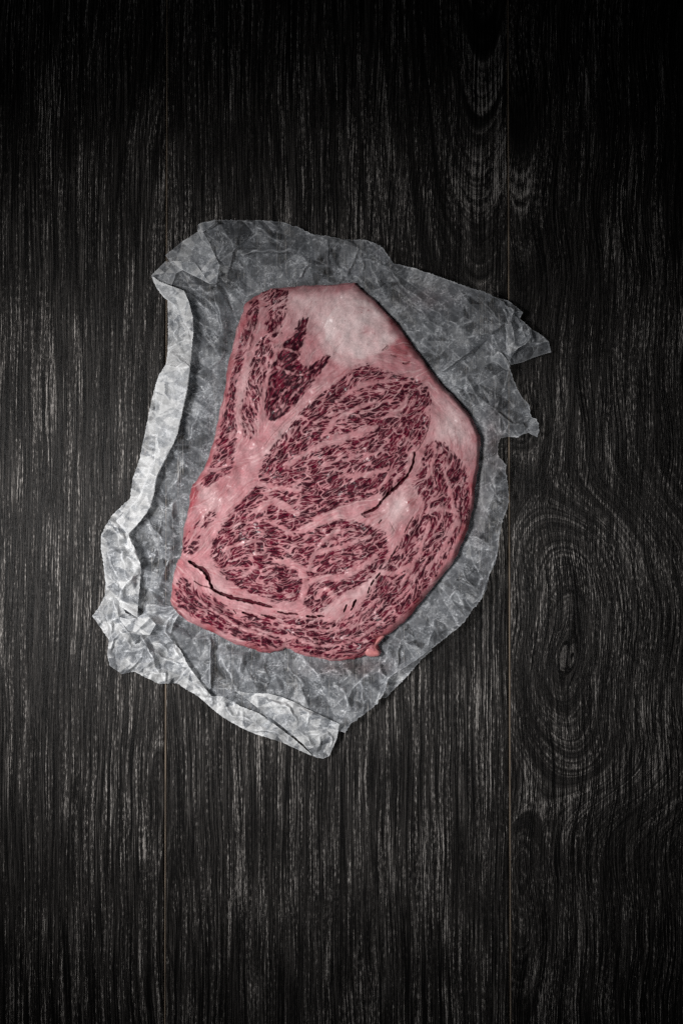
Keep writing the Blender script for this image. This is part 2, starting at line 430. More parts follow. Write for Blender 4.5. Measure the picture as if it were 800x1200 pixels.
# ------------------------------------------------------------------ the waxed paper
class Tin:
    """crumpled sheet: flat facets between creases"""
    def __init__(self, pts, poly=None, spacing=None, amp=0.0, base=None, keep=0.55, seed=1, pad=12):
        r = np.random.default_rng(seed)
        P = [tuple(p) for p in pts]
        if spacing:
            pp = np.asarray(poly)[:, :2]
            x0, y0 = pp.min(0) - pad; x1, y1 = pp.max(0) + pad
            A = np.array([p[:2] for p in P]) if P else np.zeros((0, 2))
            tries = int(1.5 * (x1 - x0) * (y1 - y0) / spacing ** 2)
            cell = {}
            for q in A:
                cell.setdefault((int(q[0] // spacing), int(q[1] // spacing)), []).append(q)
            for _ in range(tries * 3):
                q = np.array([r.uniform(x0, x1), r.uniform(y0, y1)])
                ci, cj = int(q[0] // spacing), int(q[1] // spacing)
                if any(np.hypot(*(q - o)) < spacing * keep for a in (-1, 0, 1) for b in (-1, 0, 1) for o in cell.get((ci + a, cj + b), ())):
                    continue
                cell.setdefault((ci, cj), []).append(q)
                b0 = base(q[0], q[1]) if base else 0.0
                P.append((q[0], q[1], b0 + r.normal(0, amp)))
        P = np.array(P, float)
        vs, es, fs, ov, _, _ = delaunay_2d_cdt([Vector(p[:2]) for p in P], [], [], 0, 1e-5)
        self.xy = np.array([(v.x, v.y) for v in vs])
        self.z = np.array([P[o[0], 2] if o else 0 for o in ov])
        self.f = np.array([list(f) for f in fs])
    def eval(self, X, Y, fill=0.0):
        # rasterise the facets on a fine lattice, then look up exactly by facet index
        x0, y0 = X.min() - 1, Y.min() - 1
        res = 0.5
        nx = int((X.max() - x0) / res) + 4; ny = int((Y.max() - y0) / res) + 4
        idx = np.full((ny, nx), -1, int)
        T = self.xy[self.f]
        for i, t in enumerate(T):
            a0 = max(int((t[:, 0].min() - x0) / res) - 1, 0); a1 = min(int((t[:, 0].max() - x0) / res) + 2, nx)
            b0 = max(int((t[:, 1].min() - y0) / res) - 1, 0); b1 = min(int((t[:, 1].max() - y0) / res) + 2, ny)
            if a1 <= a0 or b1 <= b0:
                continue
            gx = x0 + np.arange(a0, a1) * res; gy = y0 + np.arange(b0, b1) * res
            GX, GY = np.meshgrid(gx, gy)
            (ax, ay), (bx, by), (cx, cy) = t
            d = (by - cy) * (ax - cx) + (cx - bx) * (ay - cy)
            if abs(d) < 1e-9:
                continue
            l1 = ((by - cy) * (GX - cx) + (cx - bx) * (GY - cy)) / d
            l2 = ((cy - ay) * (GX - cx) + (ax - cx) * (GY - cy)) / d
            ins = (l1 >= -1e-6) & (l2 >= -1e-6) & (l1 + l2 <= 1 + 1e-6)
            sub = idx[b0:b1, a0:a1]
            sub[ins] = i
        ii = np.clip(np.round((X - x0) / res).astype(int), 0, nx - 1); jj = np.clip(np.round((Y - y0) / res).astype(int), 0, ny - 1)
        k = idx[jj, ii]
        t = T[k]; zz = self.z[self.f[k]]
        ax, ay, bx, by, cx, cy = t[:, 0, 0], t[:, 0, 1], t[:, 1, 0], t[:, 1, 1], t[:, 2, 0], t[:, 2, 1]
        d = (by - cy) * (ax - cx) + (cx - bx) * (ay - cy)
        d = np.where(np.abs(d) < 1e-9, 1e-9, d)
        l1 = np.clip(((by - cy) * (X - cx) + (cx - bx) * (Y - cy)) / d, -.2, 1.2)
        l2 = np.clip(((cy - ay) * (X - cx) + (ax - cx) * (Y - cy)) / d, -.2, 1.2)
        z = l1 * zz[:, 0] + l2 * zz[:, 1] + (1 - l1 - l2) * zz[:, 2]
        return np.where(k < 0, fill, z)
    def facet_rand(self, X, Y, seed=0):
        z = self.z
        r = np.random.default_rng(seed).normal(0, 1, len(self.f))
        f0, z0, xy0 = self.f, self.z, self.xy
        self.xy = xy0[f0].reshape(-1, 2); self.f = np.arange(3 * len(f0)).reshape(-1, 3); self.z = np.repeat(r, 3)
        out = self.eval(X, Y)
        self.f, self.z, self.xy = f0, z0, xy0
        return out
    def smooth_eval(self, X, Y, fill, sig):
        x0, y0 = X.min() - 12, Y.min() - 12
        n_x = int(X.max() - x0 + 24); n_y = int(Y.max() - y0 + 24)
        GX, GY = np.meshgrid(x0 + np.arange(n_x, dtype=float), y0 + np.arange(n_y, dtype=float))
        g = self.eval(GX.ravel(), GY.ravel(), -99.0).reshape(GX.shape)
        m = (g > -90).astype(float)
        img = fblur(g * m, sig) / np.maximum(fblur(m, sig), .02)
        fx = np.clip(X - x0, 0, n_x - 1.001); fy = np.clip(Y - y0, 0, n_y - 1.001)
        i = fx.astype(int); j = fy.astype(int); u = fx - i; v = fy - j
        return (img[j, i] * (1 - u) + img[j, i + 1] * u) * (1 - v) + (img[j + 1, i] * (1 - u) + img[j + 1, i + 1] * u) * v
    def creases(self, X, Y, thr=.12, full=.5, width=.75):
        """how sharply the sheet was folded at each point (broken wax)"""
        T = self.xy[self.f]; Z = self.z[self.f]
        e1 = np.concatenate([T[:, 1] - T[:, 0], (Z[:, 1] - Z[:, 0])[:, None]], 1)
        e2 = np.concatenate([T[:, 2] - T[:, 0], (Z[:, 2] - Z[:, 0])[:, None]], 1)
        n = np.cross(e1, e2); n /= np.linalg.norm(n, axis=1)[:, None] + 1e-12
        n *= np.sign(n[:, 2:3] + 1e-12)
        own = {}
        for i, f in enumerate(self.f):
            for a, b in ((f[0], f[1]), (f[1], f[2]), (f[2], f[0])):
                own.setdefault((min(a, b), max(a, b)), []).append(i)
        x0, y0 = X.min() - 2, Y.min() - 2
        res = .5
        nx = int((X.max() - x0) / res) + 6; ny = int((Y.max() - y0) / res) + 6
        img = np.zeros((ny, nx))
        r = np.random.default_rng(5)
        for (a, b), o in own.items():
            if len(o) < 2:
                continue
            ang = math.acos(max(-1, min(1, float(n[o[0]] @ n[o[1]]))))
            w = min(1, max(0, (ang - thr) / full)) * r.uniform(.35, 1)
            if w <= 0.02:
                continue
            p, q = self.xy[a], self.xy[b]
            L = np.hypot(*(q - p)); m = max(2, int(L / .4))
            s = np.linspace(0, 1, m)
            wob = np.cumsum(r.normal(0, .10, m)); wob -= s * wob[-1]
            xx = p[0] + (q[0] - p[0]) * s - (q[1] - p[1]) / max(L, .1) * wob
            yy = p[1] + (q[1] - p[1]) * s + (q[0] - p[0]) / max(L, .1) * wob
            ii = np.round((xx - x0) / res).astype(int); jj = np.round((yy - y0) / res).astype(int)
            k = (ii > 0) & (jj > 0) & (ii < nx) & (jj < ny)
            ww = w * (.55 + .45 * np.sin(s * r.uniform(3, 14) + r.uniform(0, 6)))
            np.maximum.at(img, (jj[k], ii[k]), ww[k])
        img = fblur(img, width / res) * (2.2 * width / res)
        ii = np.clip(np.round((X - x0) / res).astype(int), 0, nx - 1); jj = np.clip(np.round((Y - y0) / res).astype(int), 0, ny - 1)
        return np.clip(img[jj, ii], 0, 1)

paper = bpy.data.objects.new("wrapping_paper", None)
col.objects.link(paper)
paper.location = world_xyz(370, 580, 0.2)
paper["label"] = "crumpled translucent white wax paper with folded rims under the raw steak"
paper["category"] = "wax paper"

def stain_at(X, Y):
    f = lambda x, y, rx, ry: np.exp(-((X - x) / rx) ** 2 - ((Y - y) / ry) ** 2)
    w = .5 + .5 * np.sin(X * .23 + 2 * np.sin(Y * .11)) * np.sin(Y * .19 + X * .05)
    return np.clip((.55 * f(410, 782, 45, 10) + .4 * f(578, 520, 14, 40) + .35 * f(500, 350, 30, 14) + .25 * f(560, 600, 10, 40)) * (.5 + .7 * w), 0, .7)

def paper_part(name, poly, ctrl, spacing=None, amp=0.0, base=None, pitch=1.0, zmin=.6, fine=(14.0, .5), layers=.34, seed=1, adj=None, label=None, soft=1.3, crisp=.5, grey=(), turn=None, folds=()):
    X, Y, q, rim = grid_in(poly, pitch)
    t1 = Tin(ctrl, poly, spacing, amp, base, seed=seed)
    def stretched(a, k, sp, am, sd):
        ca, sa = math.cos(a), math.sin(a)
        pp = np.asarray(poly, float)[:, :2]
        f = lambda x, y: ((x * ca + y * sa) / k, (-x * sa + y * ca) * k ** .4)
        t = Tin([], np.stack(f(pp[:, 0], pp[:, 1]), 1), sp, am, keep=.28, seed=sd)
        return t, f(X, Y)
    r0 = random.Random(seed)
    t2, (X2, Y2) = stretched(turn[0] if turn else r0.uniform(0, 3.1), 1.35, fine[0] * 1.5, fine[1] * .75, seed + 50)
    t3, (X3, Y3) = stretched(turn[1] if turn else r0.uniform(0, 3.1), 1.8, fine[0] * 3.6, fine[1] * 4.2, seed + 90)
    z1 = t1.smooth_eval(X, Y, 3.0, soft) if soft else t1.eval(X, Y, 3.0)
    z2 = t2.eval(X2, Y2) + t3.eval(X3, Y3)
    cr = np.maximum(crisp * t1.creases(X, Y, .2, .8, .5), np.maximum(.6 * t2.creases(X2, Y2, .10, .4, .45), .75 * t3.creases(X3, Y3, .14, .5, .5)))
    for pts, fh, wl, wr, wht in folds:                 # long creases pressed into the sheet
        pl = catmull(pts, 4, closed=False) if len(pts) > 2 else np.array(pts, float)
        bx = (X > pl[:, 0].min() - 16) & (X < pl[:, 0].max() + 16) & (Y > pl[:, 1].min() - 16) & (Y < pl[:, 1].max() + 16)
        xs, ys = X[bx], Y[bx]
        if not len(xs):
            continue
        xw = xs + .8 * np.sin(ys * .35 + fh) + .5 * np.sin(xs * .9); yw = ys + .8 * np.sin(xs * .31 + 2 * fh) + .5 * np.sin(ys * 1.1)
        d, qx, qy, t = seg_dist(pl, xw, yw, closed=False)
        i = np.clip((t * (len(pl) - 1)).astype(int), 0, len(pl) - 2)
        dr = pl[i + 1] - pl[i]
        side = dr[:, 0] * (yw - qy) - dr[:, 1] * (xw - qx)
        tap = np.clip(np.sin(np.pi * np.clip(t, .03, .97)), 0, 1) ** .5
        z2[bx] += fh * tap * np.clip(1 - d / np.where(side < 0, wl, wr), 0, 1)
        cr[bx] = np.maximum(cr[bx], wht * tap * np.exp(-(d / .8) ** 2) * (.65 + .35 * np.sin(t * 17 + fh)))
    z = z1 + z2
    if adj is not None:
        z = adj(X, Y, z1, z2)
    z = np.maximum(z, zmin)
    lay = np.full(X.shape, layers) * (1 + .17 * t1.facet_rand(X, Y, 3) + .22 * t3.facet_rand(X3, Y3, 4) + .08 * t2.facet_rand(X2, Y2, 5))
    for gx, gy, ga, gb, gk in grey:                    # places where the fold is only one layer thick
        lay = lay * (1 - gk * np.exp(-((X - gx) / ga) ** 2 - ((Y - gy) / gb) ** 2))
    lay = np.clip(lay, .1, .85)
    cr = np.maximum(cr, np.where(rim, .45, 0))
    o = mesh_obj(name, world_xyz(X, Y, z), q, PAPER, paper, attrs=dict(crease=cr, layers=lay, stain=stain_at(X, Y)))
    if label:
        o["label"] = label
    return o

# ---- the sheet itself
sheet_out = [(186,325),(200,304),(236,274),(237,261),(252.8,258),(284,258),(300,258),(330,260),(350,266.5),(364,274),(386,277),(404,281),(426,281),
             (440,285),(448,290),(456,301),(460,308),(484,314),(508,322),(530,330),(552,338),(568,342),(579,348),(589,353),(598,365),(606,372),(612,384),(617,398),(606,409),(598,420),(596,431),
             (604,452),(609,462),(612,467),(619.5,475),(621,482),(622,488.5),(628.5,491.5),(631.5,503.5),(629,512.5),(618,507),(612,509),(607.5,512.5),(597,512),(586.5,512.5),
             (583,520),(583,533.5),(593,545.5),(592,553),(594,563),(595,575),(596,587),(594,597),(590,606),(587,616),(584,634),(582,650),(579,662),(573,673),(570,690),(562,705),
             (553,714),(545,727),(534,738),(515,753),(493,769),(485,775),(464,788),(455,795),(449,814),(438,828),(424,839),(410,849),(404.6,858.6),(397,857),
             (388,856),(366,868),(332,860),(299,850),(271,838),(246,819),(226,806),(206,793),(186,792),(160,780),(144,780),(135,772),(136,748),(126,728),(122,716),(132,700),(132,672),
             (126,651),(126,630),(138,606),(157,589),(160,562),(170,538),(184,470),(193,440),(203,412),(203,352),(190,336)]
sheet_poly = densify(sheet_out, 1.6, .45, seed=3)
edge_h = [(186,325,4),(200,304,4),(236,274,5),(252.8,258,8),(284,258,9),(300,258,9),(330,260,9),(350,266.5,10),(364,274,11),(404,281,13),(426,281,16),(440,285,18),(448,290,17),(456,301,13),(460,308,10),
          (484,314,12),(508,322,15),(530,330,17),(552,338,19),(568,342,18),(579,348,15),(589,353,12),(598,365,10),(612,384,8),(606,409,7),(598,420,11),(596,431,13),(604,452,15),(612,467,13),
          (619.5,475,11),(622,488.5,9),(628.5,491.5,11),(631.5,503.5,13),(629,512.5,12),(618,507,10),(607.5,512.5,12),(586.5,512.5,11),(583,533.5,9),(593,545.5,11),(596,587,13),(587,616,14),(582,650,14),
          (573,673,13),(562,705,13),(545,727,14),(534,738,13),(493,769,12),(485,775,11),(464,788,12),(455,795,13),(449,814,13),(438,828,13),(424,839,12),(410,849,11),(404.6,858.6,9),(388,856,4),(332,860,3),(271,838,3),(226,806,3),(186,792,3),
          (144,780,3),(126,728,3),(132,690,3),(126,640,3),(157,589,3),(170,538,3),(184,470,3),(203,412,3),(203,352,3)]
ridges = [  # creases seen across the sheet
    (290,297.5,8.5),(300,295,9.5),(325,295,9),(350,295,9),(384,294,10),(295,261,10),(318,276,9),(340,292,9.5),(384,281,11),(384,312,6),(420,291,14.5),(405,325,4.5),(423,330,3.5),(412,305,9.5),
    (361,309,7.5),(346,331,3),(300,310,4),(325,312,4.5),(330,284,5),(370,305,5.5),(395,305,5.5),(300,275,5.5),(350,276,6),(432,300,11),(440,325,6.5),(446,350,3.5),
    (255,261,14),(274.5,292,12),(276.5,293,6),(262,289,6),(258,263,7),(240,273,6),(290,320,3.5),(265,331,3.4),(289,347,2),(230,333,3.5),(202,335,3.5),
    # the flap that lies over the right part: edge from (514,440) to (591,380)
    (513,439,8),(530,427,9.5),(550,412.5,11),(575,390.5,12.5),(590,379,14),(514.6,441.4,2.2),(531.3,429.2,2.6),(551.3,414.4,3.4),(576.2,392.6,5.5),(591,381.4,8.5),
    (560,380,9),(540,370,11),(520,380,7.5),(500,365,8),(480,350,6.5),(470,330,8),(500,400,4),(530,400,7),(548,395,9.5),(566,360,14),
    (540,450,3),(560,450,4.5),(575,425,6),(580,440,12),(580,480,9),(565,430,5),(590,455,9),(588,417,13),
    # small flap at the right
    (571,473,9),(585,484.5,11.5),(600,497,13),(572.2,471.2,5),(586.3,482.8,6.5),(601.3,495.4,7),(611,497,12),(617,503,9),(586.5,510,10),(615,488,6.5),(600,480,7.5),(592,500,8.5),
    (572,520,4.5),(575,560,5.5),(570,600,5),(580,575,8),(565,640,5),(560,670,6),(578,560,9),
    # lower right
    (547,660,5),(531,685,7),(530,710,8.5),(520,690,4.5),(500,720,5),(495,745,8.5),(471,747.5,8),(455,757,9.5),(445,772,11),(450,780,6.5),(422,798,10.5),(425.5,835,10),(444,787,12.5),(447,805,6.5),(410,790,4),(414,820,5.5),(405,835,7),
    (400,800,4.5),(385,795,3),(370,785,2.2),(405,815,9),(390,830,6.5),(365,810,3),(350,800,5.5),(340,785,2.8),(322,790,5.5),(310,770,1.8),(316,800,3),(300,790,6),(290,775,3),(285,790,5.2),(270,770,6.2),(262,745,3),
    (247,742,8),(247,775,9),(247,806,8),(249.5,742,3),(249.5,775,3),(249.5,806,4),(235,770,4),(225,750,4),(240,735,3),(268,800,4.5),(275,808,8),
    # left floor, in the lee of the rim
    (215,600,2.2),(205,640,6),(190,620,2.6),(186,634,5.5),(196,650,2.6),(180,660,3),(190,675,5.2),(198,690,6.4),(193,700,2.4),(185,705,6.5),(205,625,2.8),(192,608,4.5),(212,655,4.6),(175,690,3),
    (235,470,2.2),(243,440,4.4),(250,400,2.2),(236,420,2.4),(262,395,4),(258,370,5),(240,360,2.6),(250,345,4.5),(270,350,2.5),(225,520,2.4),(215,560,2.2),(238,500,4.2)]
STEAKD = np.asarray(STEAK)
def sheet_base(x, y):
    return 4.6
def sheet_adj(X, Y, z1, z2):
    ins = inside(STEAKD, X, Y)
    d, _, _, _ = seg_dist(STEAKD[::2], X, Y)
    sd = np.where(ins, -d, d)
    w = sm(1.5, 20, sd)
    z = 1.3 + (z1 - 1.3) * w + z2 * (.12 + .88 * sm(2, 12, sd))
    return np.where(sd < 4, np.clip(z, .7, 2.0), z)
paper_part("sheet", sheet_poly, [(x, y, h * (1.5 if x > 440 else 1.0)) for x, y, h in edge_h] + [(x, y, 1.35 * h) for x, y, h in ridges], 34, 3.4, sheet_base, pitch=1.0, fine=(7.0, .40), seed=11, adj=sheet_adj, layers=.25, soft=0, crisp=.95, turn=(-.55, .75), folds=[
    ([(202,335),(235,336),(265,331)], 2.5, 10, 1.5, .25), ([(265,331),(277,333),(290,347)], 3, 7, 3, .6), ([(295,261),(318,278),(340,292)], 3.5, 10, 3, .7), ([(281,299),(292,296.5),(305,294),(350,295)], 5, 10, 3, .75),
    ([(420,291),(405,325)], 4, 3, 10, .9), ([(420,291),(424,310),(423,328)], 3, 6, 2, .5), ([(361,309),(346,331)], 4, 3, 8, .9), ([(384,281),(384,312)], 3, 3, 9, .6), ([(253,261),(264,275),(275,292)], 6, 12, 2, .8),
    ([(228,352),(240,360),(250,372)], 3, 6, 3, .5), ([(250,345),(258,370),(262,392)], 3, 8, 3, .5), ([(229,377),(248,386),(262,400)], 2.5, 6, 3, .45), ([(245,430),(256,424),(264,410)], 2.5, 6, 3, .5),
    ([(598,497),(586,511)], 3, 6, 4, .9), ([(611,497),(617,503)], 3, 4, 4, .9), ([(600,497),(611,497)], 3, 3, 6, .8), ([(580,440),(580,480)], 4, 10, 4, .7), ([(572,490),(582,512)], 2, 5, 3, .5),
    ([(455,310),(470,335),(488,352)], 3, 8, 4, .55), ([(488,352),(520,372),(545,388)], 3, 9, 4, .5), ([(466,340),(500,372),(530,398)], 2.5, 7, 3, .45), ([(430,300),(440,325),(452,352)], 4, 10, 5, .4), ([(560,345),(575,365),(588,378)], 3, 6, 3, .5),
    ([(524,704),(535,693),(543,700)], 3, 5, 3, .7), ([(532,690),(546,715)], 3, 5, 8, .6), ([(535,663),(548,680),(560,698)], 2.5, 6, 3, .5), ([(549,627),(562,632),(576,641)], 2, 5, 3, .5), ([(570,560),(580,580),(590,590)], 2.5, 5, 3, .5), ([(566,600),(578,615)], 2, 5, 3, .4), ([(557,650),(568,640),(577,642)], 2, 5, 3, .5),
    ([(508,722),(505,745),(497,760)], 4, 8, 3, .5), ([(471,747),(466,765),(465,786)], 4, 3, 9, .7), ([(455,752),(452,770),(440,782)], 5, 5, 4, .8), ([(440,782),(430,790),(422,798)], 4, 6, 4, .7), ([(422,798),(424,815),(425.5,835)], 5, 8, 3, .6), ([(410,806),(408,822),(404,836)], 4, 7, 3, .7), ([(446,782),(447,796),(447,808)], 4, 6, 3, .6),
    ([(346,763),(360,778),(372,791),(382,812)], 4, 8, 4, .85), ([(256,767),(266,784),(273,798),(276,811)], 5, 9, 4, .8), ([(292,796),(304,799),(316,806)], 3, 5, 4, .8), ([(396,803),(404,815),(410,831)], 4, 6, 4, .8), ([(372,791),(388,786),(402,788)], 3, 5, 4, .7), ([(285,766),(281,780),(284,792)], 3, 6, 3, .7), ([(312,768),(309,782),(316,798)], 3, 3, 7, .5), ([(335,775),(346,792),(360,805)], 3, 6, 4, .6), ([(247,745),(246.5,775),(247,806)], 4, 8, 1.5, .6),
    ([(212,651),(203,655),(194.5,663),(186,686)], 4, 6, 3, .9), ([(193,642),(203,641),(212,637)], 3, 4, 3, .4), ([(184,640),(179,656)], 3, 4, 3, .8), ([(199,690),(193,672),(192,655)], 4, 6, 2, .6), ([(190,610),(186,625),(192,640)], 3, 5, 3, .5), ([(205,585),(200,600),(207,612)], 2.5, 5, 3, .5), ([(216,540),(208,560),(200,572)], 2.5, 6, 3, .4), ([(236,480),(226,500),(222,520)], 2.5, 6, 3, .4)])

# ---- second layer peeping out under the lower right edge
paper_part("under_layer", densify([(500,752),(490,768),(462,782),(447,797),(444,812),(448,817.5),(452,818),(463,806),(472.8,796.5),(485,782.5),(494,772),(506,762)], 1.3, .4, seed=9),
           [(500,752,2),(490,768,2.5),(462,782,3),(447,797,3),(444,812,3),(452,818,5),(472.8,796.5,6),(485,782.5,6),(506,762,6),(460,800,4)], pitch=.8, fine=(8, .35), seed=21, layers=.3)

# ---- left rim: the sheet folded up and over towards the meat
rim_l = [(177.5,323.5),(182.8,336),(191.5,348),(196.5,352),(197,380),(197,410),(194.5,427),(186,440),(182,453),(178,468),(171,503),(164,538),(156,560),(152.5,584.5),(142,594),(131.5,604),(124,616),(119,628),(118.5,640),(120,651),(122.8,672),(124,684),(123,701),
         (135,706),(161,724),(162.5,700),(165,676),(164.8,660.6),(158,643),(150.8,627),(168,607),(177,593),(180.5,579),(184,559),(194,538),(202,523),(208,509),(216,474),(220,456),(223,430),(225.5,402),(226.5,377),(225,368),(221,355),(216,342),(201,336)]
rim_lc = [(177.5,323.5,8),(182.8,336,7),(191.5,348,5),(197,352,4),(197,380,3),(197,410,3),(194.5,427,3.5),(186,440,4),(178,468,3),(164,538,3),(156,560,3),(152.5,584.5,4),(131.5,604,4),(119,628,4),(120,651,3),(122.8,672,3),(123,701,5),
          (135,706,8),(161,724,17),(162.5,700,21),(164.8,660.6,23),(158,643,21),(150.8,627,19),(168,607,19),(177,593,21),(184,559,21),(194,538,20),(208,509,20),(220,456,22),(223,430,21),(225.5,402,20),(226.5,377,19),(221,355,17),(216,342,15),(201,336,13),
          (205,357,7),(212,369,10),(216,380,12),(208,385,13),(202,400,8),(212,405,11),(208,420,15),(200,430,8),(212,440,17),(195,450,9),(207,462,15),(190,480,8),(200,500,14),(180,520,8),(186,545,14),(172,560,10),
          (133,613,14),(143,630,19),(135,621,15),(141,650,18),(149,682.5,20),(128,640,7),(130,655,8.5),(137,680,9),(127,670,8),(131,690,10),(135,665,9),(155,650,15),(157,672,17),(152,700,12),(143,690,13),(145,705,14)]
paper_part("folded_edge", densify(rim_l, 1.4, .3, seed=5), rim_lc, 17, 0.9, lambda x, y: 12.0, pitch=.8, fine=(6.0, .4), seed=31, layers=.62, zmin=1.6, label="left rim of the paper folded up",
           folds=[([(133,613),(138,620),(143,630)], 4, 5, 3, .9), ([(135,621),(141,640),(145,660),(149,682)], 5, 10, 3, .9), ([(195,410),(208,403),(223,390)], 3.5, 4, 6, .7), ([(197,412),(207,420),(216,427)], 3, 4, 4, .7), ([(184,449),(194,455)], 2.5, 4, 3, .7), ([(206,356),(214,372),(222,387)], 3, 6, 3, .5),
           ([(199,372),(207,380),(205,395),(212,408)], 3, 5, 3, .7), ([(186,440),(204,437),(222,424)], 3, 6, 3, .5), ([(165,672),(157,676),(149,682)], 4, 4, 4, .8), ([(146,685),(142,694),(138,703)], 5, 5, 3, .9), ([(126,672),(135,682),(138,690)], 3.5, 4, 3, .7), ([(150,628),(156,645),(163,660)], 3, 7, 3, .7), ([(143,630),(152,640),(158,660)], 3, 5, 4, .5), ([(125,645),(131,662),(140,680)], 3, 3, 4, .6), ([(161,705),(156,690),(157,676)], 3, 6, 4, .4)],
           grey=[(131,655,9,30,.5), (150,690,10,22,.25), (205,375,9,14,.3), (200,400,8,20,.25), (190,455,10,14,.3)])

# serrated cut edge lying on the left rim
def serrate(path, period=2.6, depth=.75):
    P = densify(path, .45, closed=False)
    s = np.arange(len(P)) * .45
    d = np.gradient(P, axis=0); d /= np.linalg.norm(d, axis=1)[:, None] + 1e-9
    n = np.stack([-d[:, 1], d[:, 0]], 1)
    off = depth * np.abs(((s / period) % 1) * 2 - 1) * (0.7 + .3 * np.sin(s * .3))
    return [tuple(p) for p in P + n * off[:, None]]
torn = [(195,428),(186,441),(182.5,452),(182,466),(182.5,490),(183,515),(181,540),(176,552),(171,562),(164.8,579),(160,587),(153,594),(144,603),(136,611)]
crest = [(150,626),(160,615.5),(167,607),(176,593),(179.5,579),(183,559),(193,538),(201,523),(207,509),(215,474),(219,456),(222,430),(216,424),(206,430)]
tornc = [(195,428,15),(186,441,13),(182.5,452,13),(182,466,12.5),(182.5,490,13),(183,515,13.5),(181,540,14.5),(171,562,14),(164.8,579,14.5),(153,594,13.5),(136,611,13)] + \
        [(150,626,20.6),(167,607,20.6),(176,593,22.4),(183,559,22.6),(193,538,21.6),(207,509,21.6),(219,456,23.4),(222,430,22.6),(206,430,18),(200,470,18.5),(196,500,19),(188,535,19),(172,580,18.5),(160,603,17.5),(204,448,20)]
paper_part("torn_edge", np.array(serrate(torn) + crest), tornc, 16, .5, lambda x, y: 18.4, pitch=.7, fine=(7.0, .3), seed=37, layers=.5, zmin=4, label="serrated cut edge folded back over the left rim")

# narrow bright flap at the top of the left rim
flapM = [(177.5,323),(189,331),(201,335),(216,341),(221.5,354),(226,372),(226.8,390),(225,402),(221,385),(216,379.5),(212.5,369),(204,357),(191.5,348),(182.8,336)]
paper_part("corner_strip", densify(flapM, 1.3, .15, seed=6), [(177.5,323,10),(201,335,16),(216,341,19),(221.5,354,21),(226,372,22.5),(226.8,390,23),(225,402,21.5),(221,385,18),(216,379.5,15),(212.5,369,13.5),(204,357,11),(191.5,348,8.5),(182.8,336,8.5)],
           14, .4, lambda x, y: 15, pitch=.7, fine=(8, .3), seed=41, layers=.6, zmin=4)

# ---- upper-left corner: turned-over triangle
Z = lambda p: zoom(160, 250, 5.714, p)
flapU = Z([(195,280),(300,195),(410,125),(440,175),(500,230),(530,290),(555,345),(545,410),(535,470),(490,472),(400,425),(310,380),(225,325)])
paper_part("corner_flap", densify(flapU, 1.3, .2, seed=7), Z([(195,280,6),(300,195,5),(410,125,7),(440,175,13),(500,230,17),(555,345,17),(545,410,14),(535,470,9),(490,472,9),(400,425,11),(310,380,12),(225,325,11),
           (400,215,10),(470,350,13),(490,460,10),(330,260,8.5),(390,335,9.5),(420,270,8),(280,290,8),(350,225,6)]), 13, .5, lambda x, y: 9.5, pitch=.7, fine=(6, .4), seed=43, layers=.42, zmin=4)
flapS = Z([(240,320),(300,322),(390,330),(430,385),(490,470),(400,425),(310,381),(225,325)])
paper_part("corner_fold", densify(flapS, 1.2, .1, seed=8), Z([(240,320,13),(300,322,13.5),(390,330,13.5),(430,385,13.2),(490,470,11.5),(400,425,13.8),(310,381,14.8),(225,325,13.6)]), None, 0, pitch=.7, fine=(9, .22), seed=45, layers=.6, zmin=4)
flapC = Z([(410,120),(413,76),(440,60),(530,48),(526,66),(470,110),(445,125),(492,205),(500,233),(440,178)])
paper_part("corner_curl", densify(flapC, 1.1, .1, seed=8), Z([(410,120,8),(413,76,8),(440,60,9),(530,48,12),(526,66,16),(470,110,15),(445,125,16),(492,205,18.5),(500,233,18),(440,178,14),(430,100,14)]), None, 0, pitch=.6, fine=(8, .25), seed=47, layers=.5, zmin=4)
flapL = Z([(100,418),(150,365),(195,322),(240,330),(310,380),(262,402),(250,445),(235,487),(170,460)])
paper_part("corner_tip", densify(flapL, 1.2, .15, seed=8), Z([(100,418,8),(150,365,6),(195,322,7),(240,330,11),(310,380,11),(262,402,8),(250,445,7),(235,487,8),(170,460,9),(190,400,8.6),(215,370,7)]), None, 0, pitch=.7, fine=(7, .3), seed=49, layers=.45, zmin=3)

# ---- lower-left crumple
Z = lambda p: zoom(100, 680, 5.714, p)
lump = Z([(128,110),(180,118),(225,128),(270,220),(350,252),(395,215),(415,160),(500,160),(585,178),(628,230),(590,290),(565,385),(640,470),(692,580),(650,640),(605,690),(490,692),(330,612),(245,627),(165,572),(148,500),(158,395),(100,312),(48,240),(100,170)])
lumpc = Z([(128,110,8),(180,118,14),(225,128,11),(270,220,10),(350,252,11),(395,215,10),(415,160,12),(500,160,13),(585,178,19),(628,230,16),(590,290,12),(565,385,16),(640,470,14),(692,580,17),(650,640,9),(605,690,5),(490,692,4),(330,612,4),(245,627,4),(165,572,3),(148,500,3),(158,395,5),(100,312,4),(48,240,5),(100,170,7),
           (140,236,15),(215,245,19),(300,350,23),(180,408,11),(240,352,19),(370,363,22),(400,450,25),(340,595,9),(480,490,21),(240,480,13),(280,415,18),(500,630,15),(430,520,21),(580,620,13),(530,330,9),(545,310,15),(470,295,24),(430,365,15),(290,330,13),(325,262,20),(410,222,19),(500,240,10),(480,345,8),(500,400,11),(560,470,10),(590,530,12),(440,430,13),(250,160,14),(120,275,6),(300,520,15),(210,540,7)])
